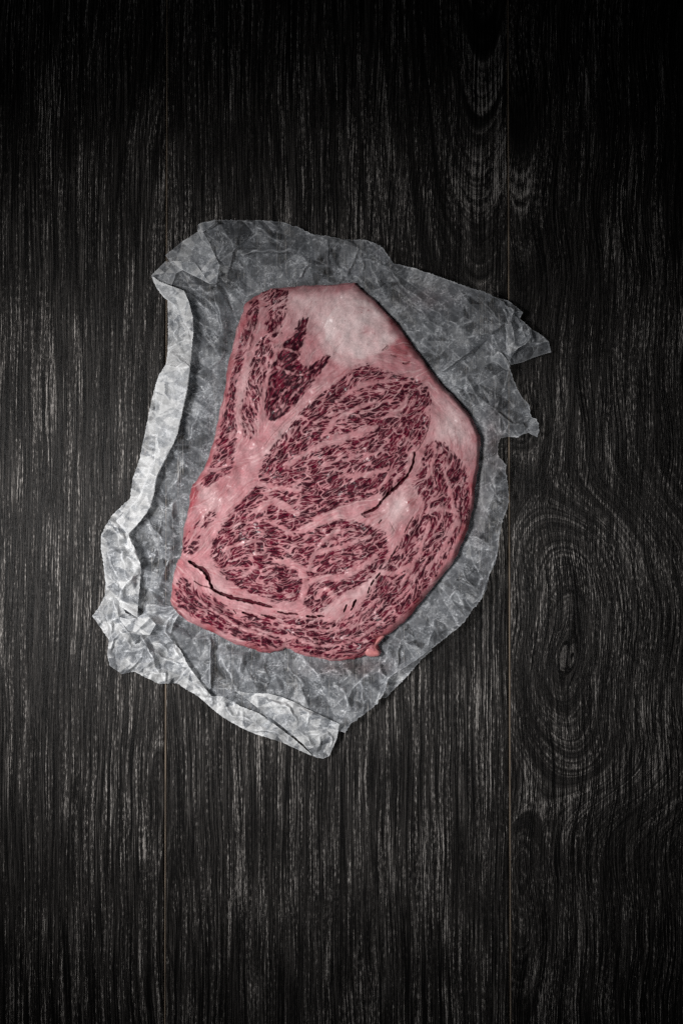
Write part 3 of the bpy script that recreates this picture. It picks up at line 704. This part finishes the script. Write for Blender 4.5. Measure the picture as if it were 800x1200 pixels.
paper_part("crumpled_corner", densify(lump, 1.2, .25, seed=12), lumpc, 12, .8, lambda x, y: 13, pitch=.65, fine=(5.5, .4), seed=53, layers=.52, zmin=2.4, label="crumpled lower left corner of the paper", soft=1.0, folds=[(zoom(100, 680, 5.714, p), h_, a_, b_, w_) for p, h_, a_, b_, w_ in (
               ([(180,120),(205,170),(215,245)], 4, 5, 3, .8), ([(140,235),(165,300),(180,410)], 5, 6, 3, .8), ([(215,245),(270,330),(300,350)], 4, 5, 3, .8), ([(240,350),(190,400),(170,440),(165,520)], 4, 3, 6, .8), ([(280,400),(310,450),(400,450)], 3, 4, 3, .7),
               ([(370,365),(430,480),(490,620)], 5, 6, 3, .95), ([(400,450),(340,560),(250,620)], 4, 3, 6, .8), ([(415,165),(520,178),(585,182)], 4, 3, 5, .8), ([(420,205),(500,212),(580,195)], 3, 3, 4, .7), ([(605,205),(530,330),(570,390),(630,520)], 5, 4, 3, .9),
               ([(480,490),(560,540),(690,580)], 4, 3, 6, .8), ([(540,600),(520,690)], 3, 4, 4, .6), ([(225,480),(330,470),(400,445)], 3, 3, 4, .8), ([(440,600),(490,630),(560,620)], 3, 4, 3, .7), ([(330,640),(420,560),(450,520)], 3, 4, 3, .5), ([(60,250),(110,275),(140,330)], 3, 4, 3, .6), ([(500,245),(560,235),(610,215)], 3, 4, 3, .6), ([(450,420),(520,440),(600,520)], 3.5, 4, 3, .7))],
           grey=[(142,764,11,13,.6), (168,770,12,12,.5), (195,748,11,16,.6), (193,716,14,8,.5), (115,725,8,8,.4), (182,738,9,7,.4)])
# pointed fold on top of the crumple
tip2 = Z([(215,243),(290,262),(350,250),(400,222),(425,245),(472,295),(432,366),(370,362),(290,335)])
paper_part("crumple_fold", densify(tip2, 1.1, .1, seed=13), Z([(215,243,20.5),(290,262,24),(350,250,26),(400,222,25),(425,245,27),(472,295,28),(432,366,24),(370,362,24.5),(290,335,22),(350,310,25)]), None, 0, pitch=.6, fine=(7, .35), seed=55, layers=.5, zmin=5)

# ---- bottom rim
low = [(206,800),(233,816.5),(245.5,827.7),(258,838),(271.6,846.7),(285,854),(299,860),(315,865),(332,870.4),(350,879),(366.6,886),(372,887),(365,884),(344,865.7),(325,851.4),(303.6,836),(284.6,829),(272,822),(261,816),(248,816),(238,804),(228,790),(221,781),(213,790)]
lowc = [(206,800,5),(233,816.5,4),(245.5,827.7,4),(271.6,846.7,3.5),(299,860,3.5),(332,870.4,3.5),(366.6,886,5),(372,887,6),(365,884,8),(344,865.7,13),(325,851.4,16),(303.6,836,18),(284.6,829,18),(261,816,17),(248,816,14),(238,804,17),(228,790,18),(221,781,18),(213,790,11),
        (225,800,9),(236,812,11),(262,830,14),(255,825,9),(280,842,8),(290,838,14),(300,850,8),(315,855,11),(325,862,7),(340,870,8)]
paper_part("bottom_rim", densify(low, 1.3, .25, seed=14), lowc, 12, .8, lambda x, y: 9, pitch=.7, fine=(6, .4), seed=57, layers=.6, zmin=1.8, label="bottom rim of the paper folded up", soft=1.0,
           folds=[(zoom(230, 760, 4.2105, p), h_, a_, b_, w_) for p, h_, a_, b_, w_ in (([(120,250),(180,330),(260,350),(330,400)], 4, 4, 4, .8), ([(270,400),(350,405),(440,420)], 3, 4, 3, .7), ([(200,290),(230,330),(220,370)], 3, 4, 3, .7), ([(60,240),(80,265),(70,285)], 3, 3, 3, .8), ([(380,400),(430,440),(520,500)], 3, 4, 3, .6), ([(0,160),(40,220),(60,235)], 4, 4, 3, .8))],
           grey=[(262,832,6,6,.3), (300,848,10,6,.3)])
flapB = [(275,809),(291.7,812.5),(303,812.5),(315.5,813),(330,817),(344,822.5),(360,831),(377,839),(397.4,848.5),(396,858),(394,867),(389,878),(385.6,886),(378.4,889),(370,887.5),(365,883),(356,873),(344,862),(328,849),(313,838),(300,828),(289,819)]
flapBc = [(275,809,8),(291.7,812.5,12),(315.5,813,18),(344,822.5,21),(377,839,21),(397.4,848.5,19),(394,867,12),(385.6,886,6),(378.4,889,5),(366,885,6.5),(344,865,7),(313,840,5),(289,819,6),
          (318,820,16),(340,835,18.5),(349,847,12),(352,838,16.5),(362,836,20),(330,833,12),(310,826,9),(365,850,15),(368,865,10),(375,872,11.5),(380,860,16),(384,872,9),(372,856,13),(355,862,8),(378,880,7)]
paper_part("bottom_flap", densify(flapB, 1.2, .15, seed=15), flapBc, 14, .6, lambda x, y: 12, pitch=.65, fine=(6.5, .38), seed=59, layers=.55, zmin=3, label="bright flap folded over at the bottom edge",
           folds=[([(313,822),(328,825),(339,831),(347.5,845.5)], 5, 3, 6, .8), ([(362,838),(358,850)], 3, 3, 3, .7), ([(372,862),(375,871),(370,879)], 4, 3, 3, .7), ([(350,856),(360,866),(370,880)], 4, 4, 3, .7), ([(345,826),(362,836),(380,842)], 2.5, 3, 5, .4), ([(384,858),(388,868),(386,880)], 3, 3, 3, .6), ([(300,816),(312,820),(320,830)], 3, 3, 4, .5), ([(366,850),(376,853),(388,851)], 2.5, 3, 3, .5)],
           grey=[(335,842,14,8,.45), (350,855,10,8,.3), (376,882,10,6,.35)])

# ---- right ruffles
Z = lambda p: zoom(540, 330, 6.667, p)
tipR = Z([(340,560),(400,500),(480,420),(520,370),(500,322),(548,372),(600,400),(645,432),(682,468),(702,552),(640,568),(570,592),(480,630),(390,652),(365,610)])
paper_part("ruffled_tip", np.array(serrate(tipR[:12], 99, 0) + serrate(tipR[11:15], 2.2, .6)), Z([(340,560,5),(400,500,7),(480,420,9),(520,370,12),(500,322,14),(548,372,15),(600,400,13),(682,468,9),(702,552,8),(640,568,8),(570,592,7),(480,630,6),(390,652,5),(365,610,5),(545,480,8),(620,480,11)]),
           None, 0, pitch=.65, fine=(8, .35), seed=61, layers=.26, zmin=2, soft=.8, crisp=.8, folds=[(Z([(548,375),(560,440),(545,480)]), 3, 3, 3, .7), (Z([(545,482),(620,478),(682,470)]), 2, 3, 3, .6), (Z([(650,440),(690,500),(700,545)]), 2, 3, 2, .5)])
ruf = Z([(130,68),(260,120),(370,150),(440,205),(482,240),(455,290),(496,320),(530,375),(550,430),(500,490),(440,522),(385,588),(360,575),(345,480),(355,400),(340,335),(350,270),(325,215),(230,140)])
paper_part("ruffle", densify(ruf, 1.1, .1, seed=16), Z([(130,68,20),(260,120,13),(370,150,10),(440,205,12),(482,240,15),(455,290,10),(496,320,18),(530,375,20),(550,430,19),(500,490,15),(440,522,12),(385,588,13),(360,575,11),(345,480,10),(355,400,11),(340,335,14),(350,270,17),(325,215,18),(230,140,20),
            (330,220,21),(390,330,22),(412,400,23),(415,470,21),(385,560,18),(370,260,13),(400,250,20),(430,250,13),(395,305,17),(375,300,14),(440,330,12),(470,370,15),(495,430,20),(455,420,11),(440,480,12),(430,290,11),(300,150,14),(360,195,15),(420,220,19),(385,430,15),(370,500,13)]),
           None, 0, pitch=.6, fine=(5.5, .3), seed=63, layers=.34, zmin=3, soft=.7, crisp=.9,
           folds=[(Z(p), h_, a_, b_, w_) for p, h_, a_, b_, w_ in (([(130,72),(240,150),(330,222),(395,330),(412,405),(412,475),(382,570)], 3, 3, 4, .9), ([(482,240),(430,238),(398,255),(392,300)], 4, 2, 3, .8), ([(500,330),(545,430),(500,490),(440,522),(385,585)], 3, 3, 3, .8), ([(465,340),(470,375),(500,430),(492,440)], 3, 2, 3, .9), ([(350,270),(385,340),(395,400)], 3, 2, 3, .7), ([(300,150),(360,200),(420,225)], 3, 3, 3, .6))])
knot = Z([(285,545),(310,555),(350,600),(384,660),(370,690),(330,680),(290,640),(240,620),(245,590)])
paper_part("ruffle_fold", densify(knot, 1.1, .1, seed=17), Z([(285,545,17),(310,555,19),(350,600,19),(384,660,17),(370,690,15),(330,680,13.5),(290,640,13),(240,620,12),(245,590,14),(300,600,19)]), None, 0, pitch=.6, fine=(6, .2), seed=65, layers=.45, zmin=4, soft=.6, crisp=.9)

# ------------------------------------------------------------------ the steak
P0 = .5
GX0, GY0, GX1, GY1 = 190.0, 322.0, 574.0, 784.0
nx = int((GX1 - GX0) / P0); ny = int((GY1 - GY0) / P0)
IX, IY = np.meshgrid(GX0 + np.arange(nx) * P0, GY0 + np.arange(ny) * P0)

flow_pts = [(430,440,-12),(400,470,-20),(370,500,-22),(345,540,-18),(310,565,-22),(420,530,-16),(460,460,-25),(490,480,-50),(480,530,-50),(460,560,-40),(400,570,-18),(350,600,-15),(300,600,-22),(275,620,-35),
            (260,650,-50),(300,650,-12),(280,680,12),(320,690,4),(350,640,-15),(360,700,-35),(390,690,-32),(400,650,-30),(430,650,-28),(445,640,-18),(410,620,-18),
            (510,540,-60),(530,560,-72),(545,590,-82),(520,620,-66),(500,650,-60),(480,630,-62),(470,680,-52),(450,710,-42),(430,735,-30),(400,750,-14),(370,748,-2),(330,735,6),(300,730,10),(330,755,8),
            (225,700,38),(250,715,34),(280,740,22),(215,690,60),(230,620,-45),(245,600,-45),(340,440,-58),(330,470,-60),(360,400,-56),(370,430,-52),
            (280,420,-62),(268,460,-58),(258,510,-48),(245,545,-42),(262,540,-40),(295,390,-72),(320,370,-76),(312,420,-72),(300,460,-98),(290,495,-104),(300,355,-50),
            (330,520,-50),(300,540,-48),(270,580,-50),(360,470,-48),(400,440,-38),(430,380,-20),(460,420,20),(520,470,50),(535,510,75),(475,590,-55),(430,600,-20),(250,680,25),(300,710,12),(350,720,2),(400,715,-30),(440,675,-52),(465,640,-58)]
cx = np.zeros_like(IX); cy = np.zeros_like(IX); cw = np.zeros_like(IX)
for x, y, a in flow_pts:
    w = 1.0 / ((IX - x) ** 2 + (IY - y) ** 2 + 60.0) ** 1.6
    cx += w * math.cos(2 * math.radians(a)); cy += w * math.sin(2 * math.radians(a))
ang = .5 * np.arctan2(cy, cx)
wob = nrm(fblur(rng.normal(size=IX.shape), 14)) * .18 + nrm(fblur(rng.normal(size=IX.shape), 5)) * .17
ang = ang + wob
FX, FY = np.cos(ang), np.sin(ang)

def lic(img, L):
    acc = img.copy(); wsum = 1.0
    jj0, ii0 = np.mgrid[0:ny, 0:nx].astype(float)
    for sgn in (1, -1):
        x, y = ii0.copy(), jj0.copy()
        dx, dy = FX * sgn, FY * sgn
        for k in range(1, L + 1):
            x += dx; y += dy
            xi = np.clip(np.round(x).astype(int), 0, nx - 1); yi = np.clip(np.round(y).astype(int), 0, ny - 1)
            ndx, ndy = FX[yi, xi], FY[yi, xi]
            s = np.sign(ndx * dx + ndy * dy); s[s == 0] = 1
            dx, dy = ndx * s, ndy * s
            w = .5 + .5 * math.cos(math.pi * k / (L + 1))
            acc += w * img[yi, xi]; wsum += w
    return nrm(acc / wsum)
white = lambda s: nrm(fblur(rng.normal(size=IX.shape), s))
lic_f = lic(white(1.0), 9)           # fascicles
lic_ff = lic(white(.75), 5)          # fibres
lic_c = lic(white(2.4), 12)          # bundles
lic_m = lic(white(4.2), 20)
lic_v = lic(white(3.0), 40)          # long fat threads
sq = lic(white(1.25), 9)              # crooked fat threads
sq2 = lic(white(2.3), 14)
sq3 = lic(white(4.6), 26)
blob = white(5.0)
cell = white(2.4)

def region(pts, soft=1.6, rough=1.6):
    poly = catmull(pts, 4)
    x0, y0 = poly.min(0) - 12; x1, y1 = poly.max(0) + 12
    a0 = max(int((x0 - GX0) / P0), 0); a1 = min(int((x1 - GX0) / P0), nx); b0 = max(int((y0 - GY0) / P0), 0); b1 = min(int((y1 - GY0) / P0), ny)
    sx, sy = IX[b0:b1, a0:a1], IY[b0:b1, a0:a1]
    d, _, _, _ = seg_dist(poly, sx, sy)
    sd = np.full(IX.shape, -20.0)
    sd[b0:b1, a0:a1] = np.where(inside(poly, sx, sy), d, -d)
    return sm(-soft, soft, sd + rough * (.6 * cell + .5 * lic_f)), sd

EYE = [(426,427),(441.5,431),(461,438),(476,441),(490,446),(503,459),(506,475),(503,491.5),(496.5,512),(486,524),(478,534),(474,549),(476,556),(461,575),(436,586),(411,593),(385,600),(368,609),(352,618),(349,624),(357,625),(372,618),(388,612),(400,610),(422,613),
       (447,622),(453,634),(454,646),(450,660),(443,668),(425,684),(397,698),(384,710),(371,718),(360,712),(350,705),(332,705),(317,703),(290,693),(268,679),(254,663),(246.5,646),(252,630),(266,609),(281,591),(296,573),(303,561),(309,541),(328,514),(356,478),(373,464),(394,448),(408,437)]
DARK = [(361.5,372),(352,376),(345,387),(333,403),(320,425),(315,447.5),(310.6,469),(312,487),(320,493),(334,486),(350,468),(372,440),(386,421),(382,416),(366,427),(358,430),(352,424),(352,408),(358,392)]
SIDE = [(293,354),(301,352),(303,360),(298,391),(285,428),(277,450),(275,470),(277,500),(274,530),(271,552),(258,562),(240,571),(236,568),(248,546),(257,508),(264,472),(272,440),(280,405),(287,378)]
FLANK = [(312,340),(330,339),(338,344),(334,368),(330,382),(322,406),(315,431),(307,453),(303,480),(297,508),(288,514),(284,500),(282,480),(288,458),(296,420),(307,392),(313,368),(308,350)]
CAP = [(498,525),(508,517),(522,521),(541,544),(548,563),(550,586),(545,610),(538,625),(526,647),(511,672),(494,696),(470,721),(444,743),(428,766),(411,770),(385,771),(369,768),(350,762),(335,755),(332,744),(310,742),(290,735),(283,724),(300,722),(328,722),(370,727),(398,727),(418,716),
       (433,692),(446,672),(456,657),(475,624),(484,611),(494,602),(498,590),(488,578),(484,568),(492,553)]
LOWER = [(212,677),(220,680),(230,690),(249,700),(266,711),(279,727),(300,732),(326,739),(332,748),(329,757),(312,759),(295,756),(272,745),(248,735),(222,720),(208,708),(207,692)]
NUB = [(246,599),(252,603),(244,616),(233,624),(233,640),(226,648),(217,650),(215,633),(221,622),(232,611)]
regs = {}
for nm, pts, bias, rg in (("eye", EYE, 1.30, 1.2), ("dark", DARK, 1.6, 1.2), ("side", SIDE, 1.2, 1.2), ("flank", FLANK, .65, 1.6), ("cap", CAP, 1.20, 1.4), ("lower", LOWER, 1.15, 1.4), ("nub", NUB, .5, 1.5)):
    m, sd = region(pts, 1.6, rg)
    regs[nm] = (m, sd, bias)

# hand-placed fat veins (polyline with width)
veins = [([(370,608),(395,600),(420,592),(445,584)], 5), ([(300,600),(318,588),(334,594),(349,603)], 4.2), ([(352,706),(358,685),(352,668),(340,660),(322,657)], 4.5), ([(358,685),(372,678),(400,676),(424,664),(440,652)], 3.6),
         ([(362,668),(368,650),(392,643),(433,629)], 2.6), ([(370,645),(380,632),(398,622)], 2.2), ([(395,470),(425,451),(455,447)], 2.6), ([(372,523),(411,510),(440,500)], 4.2), ([(334,548),(352,535),(372,523)], 3.0), ([(376,512),(384,505),(396,490),(440,470)], 2.6),
         ([(398,558),(430,556),(455,548)], 2.6), ([(300,566),(325,572),(352,575)], 3.0), ([(262,645),(285,636),(305,634)], 2.2), ([(284,676),(300,664)], 1.8), ([(402,540),(430,530)], 1.8), ([(448,490),(470,478),(478,462)], 2.6), ([(392,700),(380,690),(372,700)], 2.4),
         ([(310,610),(330,618),(345,628)], 2.0), ([(300,650),(299,628)], 1.2),
         ([(536,604),(520,640),(500,668)], 2.4), ([(503,612),(490,650),(470,685)], 2.2), ([(480,662),(460,672),(445,671)], 3.0), ([(520,552),(528,580),(533,610)], 2.0), ([(500,600),(517,596),(535,602)], 2.6), ([(510,520),(506,545),(500,560)], 2.4),
         ([(340,745),(375,757),(420,748),(460,715)], 1.4), ([(330,732),(375,739),(420,732),(450,705)], 1.3), ([(380,727),(410,728),(440,706)], 1.2), ([(470,700),(484,680),(500,655)], 1.4), ([(295,735),(330,746),(375,752)], 1.3),
         ([(262,722),(280,735),(310,745)], 1.4), ([(230,700),(250,716),(270,728)], 1.0), ([(314,470),(330,462),(345,448)], .9), ([(325,430),(338,436),(352,440),(372,430)], 1.0), ([(330,408),(345,412),(352,420)], .8), ([(318,485),(335,472),(350,455)], .9), ([(340,395),(350,388)], .8),
         ([(284,436),(290,410),(297,380)], .8), ([(266,520),(274,505)], 1.0)]
vein = np.zeros_like(IX)
for path, w in veins:
    pl = catmull(path, 6, closed=False)
    x0, y0 = pl.min(0) - 14; x1, y1 = pl.max(0) + 14
    a0 = max(int((x0 - GX0) / P0), 0); a1 = min(int((x1 - GX0) / P0), nx); b0 = max(int((y0 - GY0) / P0), 0); b1 = min(int((y1 - GY0) / P0), ny)
    d, _, _, t = seg_dist(pl, IX[b0:b1, a0:a1], IY[b0:b1, a0:a1], closed=False)
    ww = w * (.55 + .45 * np.sin(np.pi * np.clip(t, .02, .98)) ** .6) + .7 * cell[b0:b1, a0:a1]
    vein[b0:b1, a0:a1] = np.maximum(vein[b0:b1, a0:a1], sm(1.4, -1.0, d - ww))

muscle = np.zeros_like(IX); depthc = np.zeros_like(IX)
n = nrm(.80 * lic_f + .30 * lic_ff + .42 * lic_c + .20 * lic_m)
loose = sm(-.6, 1.2, blob + .5 * lic_m)                # looser, fattier patches
T1 = sm(.26, .05, np.abs(sq) / (1 + .5 * loose)) * (.55 + .45 * sm(-.8, .6, lic_m))
T2 = sm(.24, .08, np.abs(sq2) / (1 + 1.1 * loose))
T3 = sm(.17, .07, np.abs(sq3) / (1 + 1.6 * loose))
net = np.maximum(np.maximum(.58 * T1, .90 * T2), T3)
for nm, (m, sd, bias) in regs.items():
    t = -bias
    body = sm(t - .45, t + .25, n)
    k = {"dark": .45, "side": .8, "lower": .75}.get(nm, 1.0)
    mm = body * (1 - k * net) * m
    muscle = np.maximum(muscle, mm)
    depthc = np.maximum(depthc, sm(-1.1, .9, .8 * n + .35 * lic_f + .25 * lic_m - .4 * loose) * body * (1 - k * net) * m * (1.6 if nm == "dark" else .95))
depthc = np.clip(depthc, 0, 1)
muscle *= 1 - vein; depthc *= 1 - vein
# stray fibres in the fat next to the muscles
near = np.zeros_like(IX)
for nm, (m, sd, b) in regs.items():
    near = np.maximum(near, sm(-7, 1, sd))
stray = sm(1.9, 2.3, n) * sm(-4, 0, near * 4 - 4) * (1 - vein)
muscle = np.maximum(muscle, .55 * stray)

def blobf(x, y, rx, ry, a=0):
    c, s = math.cos(math.radians(a)), math.sin(math.radians(a))
    dx, dy = IX - x, IY - y
    return np.exp(-((dx * c + dy * s) / rx) ** 2 - ((-dx * s + dy * c) / ry) ** 2)
soft = white(9)
capm, capsd = region([(452,372),(464,391),(462,402),(448,412),(426,421),(404,420),(388,408),(378,388),(386,366),(406,351),(430,352)], 3.4, .5)
capm = capm * np.clip(.86 + .14 * white(8), 0, 1)
capm = np.maximum(capm, sm(-16, 0, capsd) * sm(470, 400, IX) * .55)
fatw = .80 * capm + .5 * blobf(365, 352, 36, 12) + .35 * blobf(360, 372, 22, 14) + .55 * blobf(536, 500, 12, 34, -25) + .45 * blobf(520, 505, 14, 18) + .6 * blobf(468, 592, 26, 12, -50) + .3 * blobf(245, 585, 14, 18) + .3 * blobf(255, 690, 20, 6, 35) + .35 * blobf(430, 685, 30, 7, -45) + .25 * blobf(388, 712, 22, 8, -20) + .25 * blobf(285, 455, 6, 40, 14) + .3 * blobf(330, 510, 45, 6, -48)
fatw = np.clip(1.2 * fatw + .045 * soft + .02 * white(3), 0, 1.1)
red = .9 * blobf(466, 413, 12, 6, 35) + .6 * blobf(476, 424, 5, 3, 30) + .5 * blobf(482, 591, 6, 8) + .5 * blobf(303, 505, 3, 3) + .35 * blobf(270, 560, 26, 8, -48) + .35 * blobf(485, 580, 14, 8) + .3 * blobf(470, 405, 14, 14)
stain = np.zeros_like(IX)
D, _, _, _ = seg_dist(STEAKD[::2], IX, IY)
INS = inside(STEAKD, IX, IY)
Din = np.where(INS, D, 0)
rimred = sm(16, 0, Din) * (.45 + .25 * soft) * (1 - .75 * blobf(530, 470, 40, 50)) * (1 - .7 * blobf(400, 340, 60, 20))
red = red + .5 * sm(2.3, 3.2, white(1.6) + .4 * soft) + .30 * sm(.10, .03, np.abs(white(8) + .3 * cell)) * sm(.2, 1.4, white(12))
red = np.clip(red + rimred + .06 * soft + .10 * sm(.8, 2, lic_v), 0, 1)

def mixc(a, b, f):
    return a + (b - a) * f[..., None]
pink = np.array([.40, .190, .206]); whitef = np.array([.66, .51, .51]); rosy = np.array([.27, .066, .078])
mid = np.array([.112, .0125, .0265]); dark = np.array([.023, .0032, .0078])
C = mixc(np.broadcast_to(pink, IX.shape + (3,)), whitef, np.clip(fatw, 0, 1))
C = mixc(C, rosy, red)
C = C * (1 + (.045 * lic_ff + .04 * lic_v) * (1 - .7 * np.clip(fatw, 0, 1)) + .035 * white(1.2))[..., None]
fib = lic(white(1.0), 30)
C = mixc(C, np.array([.60, .40, .40]), .45 * sm(.7, 2.0, fib) * (1 - np.clip(fatw, 0, 1)))
C = mixc(C, np.array([.26, .055, .065]), .42 * sm(1.1, 2.3, -fib) * (1 - .8 * np.clip(fatw, 0, 1)))
C = mixc(C, mid, np.clip(muscle * 1.02, 0, 1))
C = mixc(C, dark, np.clip(depthc, 0, 1))

# clefts and holes
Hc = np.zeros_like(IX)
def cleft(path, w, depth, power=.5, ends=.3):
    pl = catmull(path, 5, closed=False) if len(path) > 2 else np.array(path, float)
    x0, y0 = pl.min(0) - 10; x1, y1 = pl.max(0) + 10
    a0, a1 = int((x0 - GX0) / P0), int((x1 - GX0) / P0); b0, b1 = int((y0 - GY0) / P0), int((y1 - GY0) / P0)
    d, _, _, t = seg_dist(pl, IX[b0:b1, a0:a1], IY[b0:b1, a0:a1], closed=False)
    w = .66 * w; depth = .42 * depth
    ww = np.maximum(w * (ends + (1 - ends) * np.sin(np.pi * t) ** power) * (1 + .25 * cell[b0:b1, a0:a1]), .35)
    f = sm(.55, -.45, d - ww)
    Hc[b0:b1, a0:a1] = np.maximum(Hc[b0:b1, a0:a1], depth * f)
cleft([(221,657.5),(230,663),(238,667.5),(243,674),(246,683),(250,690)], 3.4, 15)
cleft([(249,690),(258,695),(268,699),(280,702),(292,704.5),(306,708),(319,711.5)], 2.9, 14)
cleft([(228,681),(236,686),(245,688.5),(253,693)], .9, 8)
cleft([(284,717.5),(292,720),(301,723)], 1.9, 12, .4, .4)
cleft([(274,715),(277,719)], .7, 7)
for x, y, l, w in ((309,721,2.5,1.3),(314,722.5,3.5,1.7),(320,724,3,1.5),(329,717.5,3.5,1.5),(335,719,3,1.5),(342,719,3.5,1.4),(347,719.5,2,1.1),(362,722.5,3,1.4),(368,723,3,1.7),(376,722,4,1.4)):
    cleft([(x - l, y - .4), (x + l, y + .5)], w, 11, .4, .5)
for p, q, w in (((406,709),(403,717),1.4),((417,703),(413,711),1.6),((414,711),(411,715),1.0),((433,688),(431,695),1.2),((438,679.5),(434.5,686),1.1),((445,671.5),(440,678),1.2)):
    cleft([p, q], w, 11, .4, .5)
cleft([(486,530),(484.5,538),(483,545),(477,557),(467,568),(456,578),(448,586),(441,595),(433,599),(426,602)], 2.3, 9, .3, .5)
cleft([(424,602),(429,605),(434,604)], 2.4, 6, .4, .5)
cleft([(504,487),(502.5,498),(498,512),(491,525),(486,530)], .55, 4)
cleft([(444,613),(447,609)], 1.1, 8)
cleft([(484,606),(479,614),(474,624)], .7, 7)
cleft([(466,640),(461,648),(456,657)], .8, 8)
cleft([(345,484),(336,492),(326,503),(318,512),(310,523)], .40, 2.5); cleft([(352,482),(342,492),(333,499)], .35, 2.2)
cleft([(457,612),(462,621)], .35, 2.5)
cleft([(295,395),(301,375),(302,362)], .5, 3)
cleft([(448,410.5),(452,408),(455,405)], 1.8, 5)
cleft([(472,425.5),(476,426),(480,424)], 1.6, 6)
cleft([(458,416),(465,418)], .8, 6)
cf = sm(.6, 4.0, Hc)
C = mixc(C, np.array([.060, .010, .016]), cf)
C = np.clip(C, .003, .8)
vs_lip = sm(.3, 1.8, fblur(Hc, 3.0)) * (1 - cf)

# relief
Rr = 8 + 2 * np.sin(IX * .021) + 2 * np.cos(IY * .017)
Hrel = 13.5 + .8 * soft - .40 * np.clip(fblur(muscle, .8), 0, 1) + .5 * fblur(vein, 2) + .7 * vs_lip + .25 * white(4.5) + .10 * fblur(lic_ff, .7) \
    + 2.2 * blobf(420, 375, 40, 24, 32) + 1.6 * blobf(535, 500, 18, 40, -25) + 2.2 * blobf(464, 408, 6, 4, 30) + 2.0 * blobf(472, 416, 6, 4, 40) + 1.2 * blobf(484, 420, 6, 4, 50) + 1.0 * blobf(300, 460, 60, 10, -70)
dd = np.clip(Din / Rr, 0, 1)
prof = .24 * sm(0, 1.6, Din) + .76 * (1 - (1 - dd) ** 2)
ZS = 4.0 + (Hrel - 4.0) * prof - Hc * sm(.45, .9, prof)

steak = bpy.data.objects.new("beef_steak", None)
col.objects.link(steak)
steak.location = world_xyz(385, 560, 1.6)
steak["label"] = "raw marbled ribeye steak with pale fat cap lying on the crumpled paper"
steak["category"] = "steak"

poly = densify(STEAKD, 1.0, .10, seed=2)
X, Y, Q, rim = grid_in(poly, P0)
ii = np.clip(np.round((X - GX0) / P0).astype(int), 0, nx - 1); jj = np.clip(np.round((Y - GY0) / P0).astype(int), 0, ny - 1)
d_, _, _, _ = seg_dist(poly[::2], X[rim], Y[rim])
z = ZS[jj, ii].copy(); z[rim] = 3.6
z = np.maximum(z, 3.2)
V = world_xyz(X, Y, z)
CV = C[jj, ii]; MV = np.clip(blobf(262, 575, 34, 11, -50) + .8 * blobf(285, 540, 22, 9, -48) + .9 * blobf(472, 412, 14, 7, 30) + .7 * blobf(552, 510, 8, 16) + .6 * blobf(235, 672, 14, 6, 35) + .5 * blobf(455, 742, 14, 6, -40), 0, 1)[jj, ii]
fj, fi = jj[Q[:, 0]], ii[Q[:, 0]]
lab = np.zeros(len(Q), int)
names = ["fat_seam", "eye_muscle", "dark_muscle", "side_muscle", "flank_muscle", "cap_muscle", "lower_muscle", "nub_muscle", "fat_cap", "fat_rim"]
whitecap = catmull([(340,338),(372,336),(411,334),(421,340),(452,372),(470,392),(480,402),(462,402),(450,412),(430,420),(405,428),(390,424),(384,413),(366,424),(356,424),(354,404),(364,376),(358,370),(344,384),(334,398),(334,372)], 4)
wc = inside(whitecap, IX, IY)
lab[wc[fj, fi]] = 8
for k, nm in enumerate(("eye", "dark", "side", "flank", "cap", "lower", "nub"), 1):
    lab[regs[nm][1][fj, fi] > -.5] = k
lab[(lab == 0) & (Din[fj, fi] < 9)] = 9
for k, nm in enumerate(names):
    f = Q[lab == k]
    if not len(f):
        continue
    u, inv = np.unique(f, return_inverse=True)
    o = mesh_obj(nm, V[u], inv.reshape(f.shape), MEAT, steak, attrs=dict(moist=MV[u]), colours=dict(pigment=CV[u]))
# underside
me = bpy.data.meshes.new("underside")
low_ring = world_xyz(poly[:, 0], poly[:, 1], np.full(len(poly), 3.6))
cen = poly.mean(0)
pin = cen + (poly - cen) * .985
base_ring = world_xyz(pin[:, 0], pin[:, 1], np.full(len(poly), 1.7))
m = len(poly)
faces = [[i, (i + 1) % m, m + (i + 1) % m, m + i] for i in range(m)] + [list(range(m, 2 * m))]
me.from_pydata(np.concatenate([low_ring, base_ring]).tolist(), [], faces)
ca = me.attributes.new("pigment", 'FLOAT_COLOR', 'POINT')
ca.data.foreach_set("color", np.tile([.34, .12, .13, 1], 2 * m).astype(np.float32))
me.materials.append(MEAT)
o = bpy.data.objects.new("underside", me)
col.objects.link(o)
o.parent = steak
o.matrix_parent_inverse = Matrix.Translation(-Vector(steak.location))
# small loose tag of fat at the lower right edge
Zt = lambda p: zoom(380, 730, 5.714, p)
tagp = catmull(Zt([(405,88),(375,85),(345,110),(310,140),(275,165),(268,200),(290,222),(330,226),(368,218),(372,190),(350,160),(375,125)]), 4)
X, Y, q, rim = grid_in(tagp, .6)
d, _, _, _ = seg_dist(tagp, X, Y)
zz = 8 + 5.5 * np.sqrt(np.clip(1 - (1 - np.clip(d / 4.5, 0, 1)) ** 2, 0, 1))
mesh_obj("fat_tag", world_xyz(X, Y, zz), q, MEAT, steak, attrs=dict(moist=np.full(len(X), .8)), colours=dict(pigment=np.tile([.47, .19, .19], (len(X), 1))))
